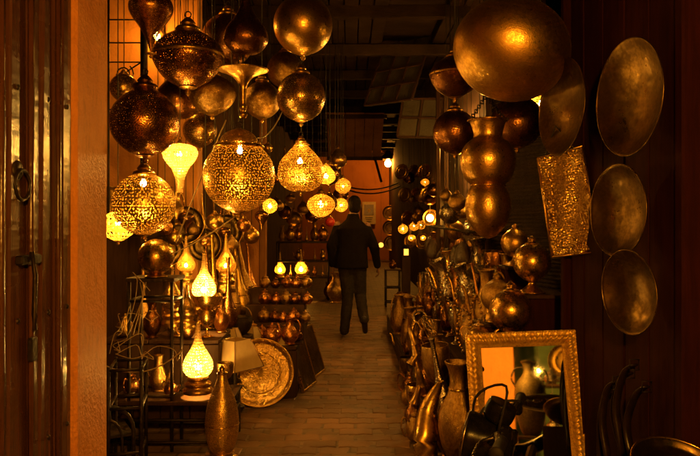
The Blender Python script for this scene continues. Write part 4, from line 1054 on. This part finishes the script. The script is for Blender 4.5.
# front edge of the right stall: horn, string of bells, ovoid vases
hp = [P(427, 462, 4.15), P(425, 440, 4.15), P(427, 415, 4.2), P(433, 397, 4.22), P(441, 382, 4.25)]
t = thing('tall_horn', 'tall tapering pale brass horn leaning at the alley edge', 'horn', hp[0] * Vector((0, 0, 0)).x if False else (0, 0, 0))
hz = [Vector((p.x, p.y, p.z)) for p in hp]; hz = [Vector((P(428, 0, 4.15).x, 4.13, .0))] + hz
pts = bez(hz, 5); nn = len(pts)
ob('shell', tube(pts, .08, 14, [(.062 * math.sin(PI * min(1, (.30 + .70 * k / (nn - 1)))) ** .8 + .010) for k in range(nn)]), 'brass', t)
ob('mouth_ring', tube([pts[-1] + Vector((.018 * math.cos(k * PI / 6), .018 * math.sin(k * PI / 6), .004)) for k in range(12)], .004, 5, closed=True), 'brass_polished', t)
def bells(px0, py0, px1, py1, d, n, label):
    t = thing('bell_string', label, 'bells', P(px0, py0, d))
    a_, b_ = Vector((0, 0, 0)), P(px1, py1, d) - P(px0, py0, d)
    ob('string', tube(sag(a_, b_, .0, 4), .003, 5), 'cord_dark', t)
    for k in range(n):
        q = a_.lerp(b_, (k + .5) / n)
        ob('bell', cached('bell', lambda: lathe(cr([(.0, .05), (.012, .046), (.026, .02), (.034, -.03), (.045, -.055), (.042, -.056)], 3), 14)), 'brass_dull', t, q, (random.gauss(0, .3), random.gauss(0, .35), 0), (.8, .8, 1.2))
bells(411, 330, 418, 372, 4.9, 4, 'string of brass bells hanging at the alley edge, longer one')
bells(421, 368, 416, 402, 4.5, 2, 'short string of two brass bells above the pale horn')
vessel('vase', 'dark ovoid brass vase left of the gilt mirror', (P(458, 0, 4.05).x, 4.05, .0), .62, 'brass_dull', fat=.62, seg=28)
vessel('jug', 'brass jug standing between the horn and gilt mirror', (P(450, 0, 4.25).x, 4.22, .0), .36, 'copper_dark', fat=.8)
vessel('bottle', 'silver long necked bottle leaning beside the gilt mirror', (P(446, 0, 4.40).x, 4.36, .2), .52, 'silver', tilt=(0, -.2))
vessel('pot', 'brass pot glinting over the top left mirror corner', (P(481, 0, 4.12).x, 4.20, P(0, 346, 4.2).z), .16, 'brass', seg=28)
pedestal('narrow pedestal under the pot at the mirror corner', 481, 4.2, .17, P(0, 346, 4.2).z)
# coils of silver bangles on the low step
for i, (px, py, d) in enumerate(((419, 318, 5.6), (425, 325, 5.4), (430, 335, 5.2))):
    t = thing('bangle_coil', ('upper coil of bangles at the alley edge', 'middle coil of bangles at the alley edge', 'lower coil of bangles at the alley edge')[i], 'bangles', P(px, py, d), (R(60), 0, i))
    for k in range(4): ob('bangle', cached('bangle', lambda: tube([(.055 * math.cos(j * PI / 12), .055 * math.sin(j * PI / 12), 0) for j in range(24)], .005, 6, closed=True)), 'silver' if k % 2 else 'brass_polished', t, (random.gauss(0, .008), random.gauss(0, .008), k * .014), (random.gauss(0, .15), random.gauss(0, .15), 0))
# trays on the partition
nrm_az = az + PI / 2          # partition faces the alley
def wall_tray(px, py, wpx, hpx, mat, label, lean=4, turn=0, off=.03):
    q = partition_point(px, off); d = q.y; p = P(px, py, d)
    r_ = hpx / 2 / F * d
    rot = Matrix.Rotation(az + R(turn), 4, 'Z') @ Matrix.Rotation(R(-90 + lean), 4, 'X')
    # dish axis (+Z) turned to the partition's outward normal
    t = tray('brass_tray', label, (q.x, q.y, p.z), r_, (0, 0, 0), mat, .045, plain=True)
    t.rotation_euler = rot.to_euler()
    return t
wall_tray(656, 98, 65, 116, 'tray_aged', 'top of three large brass trays on the dark partition', 0, 4, .06)
wall_tray(644, 211, 50, 92, 'tray_aged', 'middle of three large brass trays on the dark partition', 1, 7, .06)
wall_tray(658, 291, 60, 84, 'tray_aged', 'lowest of three large brass trays on the dark partition', -2, 9, .07)
t = wall_tray(586, 108, 42, 96, 'tray_aged', 'oval hammered tray left of the partition edge', 2, 4, .07)
# rectangular hammered tray
q = P(567, 203, 3.62)
t = thing('rectangular_tray', 'rectangular hammered brass tray hanging beside the round trays', 'tray', q, (R(3), R(-8), R(-56)))
bm = bmesh.new(); bmesh.ops.create_grid(bm, x_segments=18, y_segments=26, size=.5)
for v in bm.verts:
    x, y = v.co.x, v.co.y; v.co = Vector((x * .30, .011 * (math.sin(9 * x + 4 * y) * math.cos(11 * y - 3 * x)) + (.02 if max(abs(x), abs(y)) < .44 else 0), y * .55))
me = bpy.data.meshes.new('sheet'); bm.to_mesh(me); bm.free(); me.polygons.foreach_set('use_smooth', [True] * len(me.polygons))
o = ob('sheet', me, 'tray_crumpled', t); md = o.modifiers.new('thick', 'SOLIDIFY'); md.thickness = .004
for s in (-1, 1):
    ob('rim', tube([(s * .15, 0, -.275), (s * .15, 0, .275)], .006, 5), 'brass', t); ob('rim', tube([(-.15, 0, s * .275), (.15, 0, s * .275)], .006, 5), 'brass', t)
ob('cord', tube([(-.1, 0, .27), (0, 0, .42), (.1, 0, .27)], .004, 5), 'cord_dark', t)

# ---- gilt mirror
MW, MH, FWD = .60, .86, .085
mp = P(520, 0, 3.62); 
mr = thing('gilt_mirror', 'carved gilt framed mirror standing on the floor at right', 'mirror', (P(533, 0, 3.60).x, 3.60, .0))
MIR_YAW, MIR_LEAN, MIR_ROLL = R(-8), R(-10), R(-3.5)
mr.rotation_euler = (Matrix.Rotation(MIR_YAW, 4, 'Z') @ Matrix.Rotation(MIR_LEAN, 4, 'X') @ Matrix.Rotation(MIR_ROLL, 4, 'Y')).to_euler()
ob('glass', mesh('glass', [(-MW / 2 + .06, 0, .06), (MW / 2 - .06, 0, .06), (MW / 2 - .06, 0, MH - .06), (-MW / 2 + .06, 0, MH - .06)], [(0, 1, 2, 3)], smooth=False), 'mirror_glass', mr)
ob('backing', box(MW - .04, .015, MH - .04, (0, .02, MH / 2)), 'wood_dark', mr)
prof = [(0, 0), (0, .030), (.010, .040), (.022, .034), (.030, .042), (.040, .046), (.050, .043), (.060, .036), (.070, .018), (.080, .020), (.084, .010), (.084, 0)]  # (inward, height)
def frame_side(length, name):
    V, Fc = [], []; n = len(prof); seg = 150
    for i in range(seg + 1):
        f = i / seg
        for (q, h) in prof:
            x = -length / 2 + q + (length - 2 * q) * f
            bumpy = 0
            if .02 < q < .065: bumpy = .010 * abs(math.sin(x * 105)) * math.cos((q - .042) * 70) + .006 * math.sin(x * 210 + q * 260) * math.sin(q * 150)
            V.append((x, -h - bumpy, q))
    for i in range(seg):
        for k in range(n - 1):
            Fc.append((i * n + k, (i + 1) * n + k, (i + 1) * n + k + 1, i * n + k + 1))
    return mesh(name, V, Fc)
for (ln2, loc, ry) in ((MW, (0, .012, 0), 0), (MH, (MW / 2, .012, MH / 2), -PI / 2), (MW, (0, .012, MH), PI), (MH, (-MW / 2, .012, MH / 2), PI / 2)):
    fs = ob('frame_side', frame_side(ln2, 'frame_side'), 'gold_leaf', mr, loc, (0, ry, 0))
    ms = [xform(cached('bead', BEAD), (-ln2 / 2 + .012 + (ln2 - .024) * k / int(ln2 / .016), -.036, .008), sc=(.0065,) * 3) for k in range(int(ln2 / .016) + 1)]
    bo = ob('beading', joined(ms), 'gold_leaf', fs); bo['kind'] = 'stuff'

# ---- moped: only its handlebar end rises into view
def moped():
    hb = P(512, 424, 2.12)
    t = thing('parked_moped', 'black moped with handlebar grip and headlamp before the mirror', 'moped', (hb.x, hb.y, 0), (0, 0, R(160)))
    z = hb.z
    # local: +X is forward, Y across
    ob('handlebar', tube(bez([(.0, -.30, z + .0), (.02, -.16, z + .01), (.06, -.05, z - .05), (.06, .05, z - .05), (.02, .16, z + .01), (-.0, .30, z + .0)], 5), .012, 8), 'chrome', t)
    for s in (-1, 1):
        gp = ob('grip', lathe(cr([(.012, 0), (.019, .004), (.017, .02), (.018, .06), (.017, .10), (.020, .115), (.0, .12)], 3), 14), 'rubber', t, (.005, s * .20, z + .006), (R(-90 * s), 0, 0))
        ob('brake_lever', tube(bez([(.03, s * .15, z - .0), (.07, s * .18, z - .01), (.075, s * .28, z - .02)], 4), .006, 6, .005), 'chrome', t)
    hl = ob('headlamp', lathe(cr([(.0, -.10), (.05, -.09), (.072, -.04), (.078, .02), (.080, .05), (.070, .06), (0, .065)], 4), 24), 'black_plastic', t, (.09, 0, z - .06), (0, R(80), 0))
    ob('headlamp_ring', tube([(.078 * math.cos(k * PI / 12), .078 * math.sin(k * PI / 12), .052) for k in range(24)], .006, 6, closed=True), 'chrome', hl)
    ob('speedometer', lathe(cr([(.0, -.03), (.04, -.025), (.048, 0), (.046, .03), (.04, .036), (0, .037)], 3), 20), 'black_plastic', t, (.04, 0, z + .03), (0, R(-25), 0))
    for k, (dx, dy, hh) in enumerate(((.02, .06, .13), (.0, -.05, .06))):
        ob('cable', tube(bez([(.03, dy * 1.4, z), (-.01 + dx, dy, z + hh), (.09 + dx, dy * .3, z + hh * .6), (.12, 0, z - .08)], 5), .0045, 6), 'rubber', t)
    for k in range(3): ob('switch_box', box(.035, .05, .04, (.0, (-.15, .15, 0)[k], z + (.012, .012, -.04)[k]), .008), 'black_plastic', t)
    ob('leg_shield', box(.03, .34, .42, (.05, 0, z - .32), .012), 'black_plastic', t, rot=(0, R(-8), 0))
    ob('fork', tube([(.08, 0, z - .05), (.22, 0, .26)], .028, 8), 'black_plastic', t)
    for x in (.25, -.85):
        wh = ob('wheel', tube([(.215 * math.cos(k * PI / 16), 0, .215 * math.sin(k * PI / 16)) for k in range(32)], .042, 8, closed=True), 'rubber', t, (x, 0, .257))
        ob('rim', tube([(.165 * math.cos(k * PI / 16), 0, .165 * math.sin(k * PI / 16)) for k in range(32)], .014, 6, closed=True), 'chrome', wh)
        for s in range(8): ob('spoke', tube([(0, 0, 0), (.165 * math.cos(s * PI / 4), 0, .165 * math.sin(s * PI / 4))], .005, 4), 'chrome', wh)
    ob('front_mudguard', tube([(.25 + .27 * math.cos(k * PI / 12), 0, .257 + .27 * math.sin(k * PI / 12)) for k in range(1, 10)], .05, 8), 'black_plastic', t)
    ob('frame', tube(bez([(.06, 0, .5), (-.05, 0, .3), (-.4, 0, .28), (-.7, 0, .42), (-.85, 0, .28)], 4), .05, 8), 'black_plastic', t)
    ob('seat', xform(lathe(sphere_prof(-88, 88, 10), 18), (-.62, 0, .64), sc=(.28, .12, .07)), 'leather', t)
moped()
# leather straps and bags hung low on the partition
for i, (px, py) in enumerate(((626, 404), (634, 392), (643, 384), (652, 376), (660, 398))):
    q = partition_point(px, .07 + .02 * (i % 2)); p = Vector((q.x, q.y, P(px, py, q.y).z))
    t = thing('leather_belt', f'dark leather belt looped low on the partition, {ORD[i]} from the left', 'belt', p, (0, 0, az))
    L_ = .42
    pts = bez([(-.02, 0, .05), (.03, .02, .0), (.045 + .01 * i, .03, -.15), (.05 - .03 * (i % 3), .02, -.32), (.06 * (i % 2), .01, -L_)], 5)
    V, Fc = [], []
    for p_ in pts: V += [p_ + Vector((0, -.017, 0)), p_ + Vector((0, .017, 0))]
    for k in range(len(pts) - 1): Fc.append((2 * k, 2 * k + 1, 2 * k + 3, 2 * k + 2))
    o = ob('strap', mesh('strap', V, Fc), 'leather_dull', t); o.modifiers.new('thick', 'SOLIDIFY').thickness = .006
    ob('buckle', tube([(-.02, -.02, .03), (-.02, .02, .03), (-.02, .02, .075), (-.02, -.02, .075)], .004, 5, closed=True), 'iron', t)
tray('brass_tray', 'hammered tray edge glinting at the bottom right corner', (P(690, 0, 2.45).x, 2.5, P(0, 484, 2.45).z), .19, (R(24), 0, .3), 'tray_aged', .03)
ob_ = ob('crate', box(.4, .4, P(0, 484, 2.45).z - .09, base=True), 'wood_dark', loc=(P(690, 0, 2.45).x, 2.5, 0)); tag(ob_, 'wooden crate below the tray at the bottom right corner', 'crate')

# ================================================================ people
def capsule(bm, a, b, ra, rb, n=10, flat=1.0, axis=None):
    """tapered limb segment with rounded ends; flat squashes it along 'axis'"""
    a, b = Vector(a), Vector(b); t = (b - a); L_ = t.length; t.normalize()
    u = Vector((1, 0, 0)) if abs(t.x) < .9 else Vector((0, 1, 0))
    v = t.cross(u).normalized(); u = v.cross(t).normalized()
    prof = [(-ra * .95, .25 * ra), (-ra * .7, .72 * ra), (-ra * .3, .95 * ra), (0, ra), (L_ * .5, (ra + rb) / 2), (L_, rb), (L_ + rb * .3, .95 * rb), (L_ + rb * .7, .72 * rb), (L_ + rb * .95, .25 * rb)]
    rings = []
    for s, r in prof:
        ring = []
        for k in range(n):
            an = 2 * PI * k / n
            ring.append(bm.verts.new(a + t * s + u * (math.cos(an) * r) + v * (math.sin(an) * r * flat)))
        rings.append(ring)
    for r0, r1 in zip(rings, rings[1:]):
        for k in range(n): bm.faces.new((r0[k], r0[(k + 1) % n], r1[(k + 1) % n], r1[k]))
    bm.faces.new(rings[0][::-1]); bm.faces.new(rings[-1])
def ellipsoid(bm, c, s, rot=None):
    m_ = Matrix.Translation(c) @ (rot.to_4x4() if rot else Matrix.Identity(4)) @ Matrix.Diagonal((*s, 1))
    bmesh.ops.create_uvsphere(bm, u_segments=16, v_segments=12, radius=1, matrix=m_)
def loft(bm, rings, n=20):
    """rings: (centre, half width, half depth); superellipse sections"""
    rr = []
    for c, hw, hd in rings:
        c = Vector(c); ring = []
        for k in range(n):
            a_ = 2 * PI * k / n; ca, sa_ = math.cos(a_), math.sin(a_)
            ring.append(bm.verts.new(c + Vector((hw * math.copysign(abs(ca) ** .8, ca), hd * math.copysign(abs(sa_) ** .8, sa_), 0))))
        rr.append(ring)
    for r0, r1 in zip(rr, rr[1:]):
        for k in range(n): bm.faces.new((r0[k], r0[(k + 1) % n], r1[(k + 1) % n], r1[k]))
    bm.faces.new(rr[0][::-1]); bm.faces.new(rr[-1])
def skinned(name, bm, mat, parent, voxel=.012, smooth=6, wrinkle=0.0, wscale=.09):
    me = bpy.data.meshes.new(name); bmesh.ops.recalc_face_normals(bm, faces=bm.faces[:]); bm.to_mesh(me); bm.free()
    o = ob(name, me, mat, parent)
    r_ = o.modifiers.new('remesh', 'REMESH'); r_.mode = 'VOXEL'; r_.voxel_size = voxel; r_.use_smooth_shade = True
    s_ = o.modifiers.new('smooth', 'SMOOTH'); s_.factor = .5; s_.iterations = smooth
    if wrinkle:
        tx = bpy.data.textures.new(name + '_folds', 'CLOUDS'); tx.noise_scale = wscale; tx.noise_depth = 3
        d_ = o.modifiers.new('folds', 'DISPLACE'); d_.texture = tx; d_.strength = wrinkle; d_.mid_level = .5
    return o
def hand(bm, wrist, dirv, side, palmn):
    """palm and five fingers, relaxed; dirv points down the hand, palmn out of the palm, side towards the thumb"""
    w_ = Vector(wrist); dv_ = Vector(dirv).normalized(); sd = Vector(side).normalized(); pn = Vector(palmn).normalized()
    for k in range(4):
        q0 = w_ + sd * (.030 - .020 * k) * .6
        q1 = w_ + dv_ * .085 + sd * (.033 - .022 * k)
        capsule(bm, q0, q1, .013, .0115, 8)
        L_ = (.072, .080, .075, .058)[k]
        k1 = q1 + (dv_ * .9 + pn * .25).normalized() * L_ * .45
        k2 = k1 + (dv_ * .7 + pn * .65).normalized() * L_ * .32
        k3 = k2 + (dv_ * .4 + pn * .9).normalized() * L_ * .25
        capsule(bm, q1, k1, .0095, .0088, 8); capsule(bm, k1, k2, .0088, .008, 8); capsule(bm, k2, k3, .008, .0068, 8)
    t0 = w_ + dv_ * .025 + sd * .022
    t1 = t0 + (dv_ * .7 + sd * .7 + pn * .2).normalized() * .045
    t2 = t1 + (dv_ * .95 + sd * .15 + pn * .3).normalized() * .035
    capsule(bm, t0, t1, .014, .0105, 8); capsule(bm, t1, t2, .0105, .008, 8)
def person(label, loc, rz, J, top_mat, leg_mat, sleeves='long', extra=None):
    """J: joint positions in metres, local; the figure faces +Y"""
    t = thing('person', label, 'person', loc, (0, 0, rz))
    V = {k: Vector(v) for k, v in J.items()}
    bm = bmesh.new()
    # head: skull, jaw, nose, ears, neck
    h = V['head']; yw = Matrix.Rotation(J.get('_yaw', 0), 3, 'Z')
    def hp_(x, y, z): return h + yw @ Vector((x, y, z))
    ellipsoid(bm, hp_(0, -.012, .025), (.076, .094, .098), yw); ellipsoid(bm, hp_(0, .022, -.055), (.056, .066, .066), yw)
    capsule(bm, hp_(0, .088, .01), hp_(0, .104, -.03), .010, .015, 8)
    for s in (-1, 1):
        ellipsoid(bm, hp_(s * .078, -.008, -.01), (.010, .020, .032), yw)
        ellipsoid(bm, hp_(s * .032, .076, .012), (.016, .010, .010), yw)
    ellipsoid(bm, hp_(0, .082, -.065), (.024, .008, .008), yw)
    capsule(bm, V['neck'], h + Vector((0, -.01, -.05)), .062, .055)
    ch, pv_ = V['chest'], V['pelvis']
    capsule(bm, ch + Vector((-.10, 0, .06)), ch + Vector((.10, 0, .06)), .10, .10, 12, .9)
    capsule(bm, pv_ + Vector((-.06, 0, 0)), pv_ + Vector((.06, 0, 0)), .11, .11, 12, .95)
    capsule(bm, ch, pv_, .12, .115, 12)
    for s in 'lr':
        capsule(bm, V['sh_' + s], V['el_' + s], .048, .040); capsule(bm, V['el_' + s], V['wr_' + s], .038, .026)
        capsule(bm, V['hip_' + s], V['kn_' + s], .08, .053); capsule(bm, V['kn_' + s], V['an_' + s], .052, .036)
        dv_ = (V['wr_' + s] - V['el_' + s])
        hand(bm, V['wr_' + s], dv_, (0, 1, -.1), (1 if s == 'l' else -1, 0, 0))
    body = skinned('body', bm, 'skin', t, .0065, 3)
    # eyes
    for s in (-1, 1):
        e = bmesh.new(); ellipsoid(e, hp_(s * .032, .083, .012), (.011, .008, .007), yw); me = bpy.data.meshes.new('eye'); e.to_mesh(me); e.free(); ob('eye', me, 'ink', t)
    # hair
    bm = bmesh.new()
    ellipsoid(bm, hp_(0, -.024, .040), (.083, .096, .092), yw); ellipsoid(bm, hp_(0, -.050, -.02), (.076, .062, .085), yw)
    skinned('hair', bm, 'hair', t, .008, 2, .012, .02)
    # top garment
    bm = bmesh.new(); lg = sleeves == 'long'; g_ = .03 if lg else .012
    nk = V['neck']; sw = (V['sh_r'].x - V['sh_l'].x) / 2; lo = .0 if not lg else -.09
    loft(bm, [(pv_ + Vector((0, 0, lo)), .185 + g_, .125 + g_), (pv_ + Vector((0, 0, .06)), .175 + g_, .118 + g_), (ch.lerp(pv_, .5), .165 + g_, .112 + g_),
              (ch + Vector((0, 0, 0)), .178 + g_, .122 + g_), (ch + Vector((0, -.01, .08)), .178 + g_, .118 + g_), (nk + Vector((0, -.014, -.10)), sw * .98, .100 + g_ * .6), (nk + Vector((0, -.012, -.06)), sw * .72, .092 + g_ * .3),
              (nk + Vector((0, -.010, -.025)), sw * .50, .080), (nk + Vector((0, 0, .012)), .078, .070), (nk + Vector((0, .005, .05 if lg else .02)), .068, .064)])
    for s in 'lr':
        end = V['wr_' + s] if lg else V['sh_' + s].lerp(V['el_' + s], .8)
        capsule(bm, V['sh_' + s] + Vector((0, 0, -.045)), V['el_' + s] if lg else end, .058 + g_ * .3, .052 + g_ * .4)
        if lg: capsule(bm, V['el_' + s], V['wr_' + s].lerp(V['el_' + s], .06), .052 + g_ * .4, .038 + g_ * .3)
    skinned('jacket' if lg else 'shirt', bm, top_mat, t, .011, 5, .012, .09)
    # trousers
    bm = bmesh.new()
    capsule(bm, pv_ + Vector((-.075, 0, .02)), pv_ + Vector((.075, 0, .02)), .112, .112, 14, .98)
    for s in 'lr':
        capsule(bm, V['hip_' + s], V['kn_' + s], .100, .074); capsule(bm, V['kn_' + s], V['an_' + s].lerp(V['kn_' + s], -.04), .074, .062)
    skinned('trousers', bm, leg_mat, t, .011, 4, .016, .06)
    for s in 'lr':
        bm = bmesh.new(); an, to = V['an_' + s], V['toe_' + s]
        dn = V.get('sole_' + s, Vector((0, 0, -.06)))
        capsule(bm, an + dn * .55 - (to - an).normalized() * .02, to, .043, .034, 12, .85); capsule(bm, an, an + dn * .5, .046, .044)
        skinned('shoe', bm, 'shoe_leather', t, .009, 3)
    return t
p = P(349, 0, 8.55)
J = dict(head=(.03, .04, 1.655), neck=(.012, .0, 1.505), chest=(.0, .0, 1.29), pelvis=(-.01, -.01, .96),
         sh_l=(-.178, -.01, 1.415), sh_r=(.183, -.01, 1.405), el_l=(-.265, -.05, 1.15), el_r=(.275, -.03, 1.14), wr_l=(-.245, .04, .905), wr_r=(.325, .06, .89),
         hip_l=(-.085, 0, .93), hip_r=(.085, 0, .92), kn_l=(-.055, .03, .50), kn_r=(.11, .07, .51), an_l=(-.095, .02, .10), an_r=(.13, -.26, .27),
         toe_l=(-.12, .18, .04), toe_r=(.15, -.19, .105), sole_r=(.0, -.05, -.03))
person('person in dark jacket and grey jeans walking away down the alley', (p.x + .04, 8.55, 0), R(3), J, 'cloth_jacket', 'cloth_jeans')
# big urn on a stand, seen only in the gilt mirror
t = thing('brass_urn', 'large dull brass urn on a stand, seen in the gilt mirror', 'urn', (.87, -.95, .53), sc=.185)
ob('body', lathe(cr([(.42, 0), (.46, .05), (.7, .5), (.95, 1.6), (1.0, 2.5), (.88, 3.2), (.5, 3.75), (.36, 4.1), (.42, 4.5), (.55, 4.65), (.5, 4.66)], 4), 40), 'urn_metal', t)
ob('handle', tube(bez([(-.4, -.1, 4.3), (-.9, -.1, 4.2), (-1.15, -.1, 3.6), (-.85, -.1, 3.0)], 5), .06, 8), 'iron', t)
ob('handle', tube(bez([(.4, -.1, 4.3), (.9, -.1, 4.2), (1.15, -.1, 3.6), (.85, -.1, 3.0)], 5), .06, 8), 'iron', t)
ob('band', tube([(1.0 * math.cos(k * PI / 16), 1.0 * math.sin(k * PI / 16), 2.4) for k in range(32)], .035, 6, closed=True), 'brass', t)
frame_stand('iron_stand', 'iron stand under the urn seen in the gilt mirror', 'stand', (.87, -.95, 0), .3, .3, .503, (.1, .4), top=True)

# ================================================================ behind the viewpoint (seen in the mirror and in the brass)
ob_ = ob('shop_wall', box(1.6, .3, 3.2, base=True), 'plaster_orange', loc=(-.16, -2.2, 0)); tag(ob_, 'orange plaster wall behind the viewpoint, reflected in the mirror', 'wall')
ob_ = ob('shop_wall', box(4.2, .2, 4.2, base=True), 'paint_green', loc=(2.2, -3.2, 0)); tag(ob_, 'green painted shop back reflected in the mirror', 'wall')
bs = frame_stand('shelf_rack', 'shelf of silver teapots behind the viewpoint, seen in the mirror', 'shelf', (1.62, -1.72, 0), 1.2, .30, 1.25, (.3, .6, .9), leg_r=.015)
for z in (.3, .6, .9): ob('shelf', box(1.2, .30, .02, (0, 0, z)), 'wood_dark', bs)
for z in (1.2,): ob('shelf', box(1.2, .30, .02, (0, 0, z)), 'wood_dark', bs)
for j, z in enumerate((.312, .612, .912, 1.212)):
    for i in range(6):
        vessel('pot', f'silver teapot on the {("low", "middle", "high", "topmost")[j]} shelf seen in the mirror, {ORD[i]} from its left', (1.12 + i * .19, -1.68, z), .2, 'silver', rz=random.uniform(-.5, .5), group='silver teapots reflected in the mirror')
for i, (x, y, z) in enumerate(((1.13, -1.40, .96), (.97, -1.9, 1.42))):
    t = thing('bare_bulb', ('upper bare bulb before the teapot shelf, seen in the mirror', 'lower bare bulb before the teapot shelf, seen in the mirror')[i], 'lamp', (x, y, z)); bulb(t, (0, 0, 0), .016, 'bulb_strong')
    ob('cord', tube([(0, 0, .04), (0, 0, 3.2 - z)], .004, 5), 'cord_dark', t)
t = tray('brass_tray', 'round yellow tray on the green wall seen in the mirror', (1.36, -3.05, 1.72), .26, (R(-90), 0, 0), 'brass')
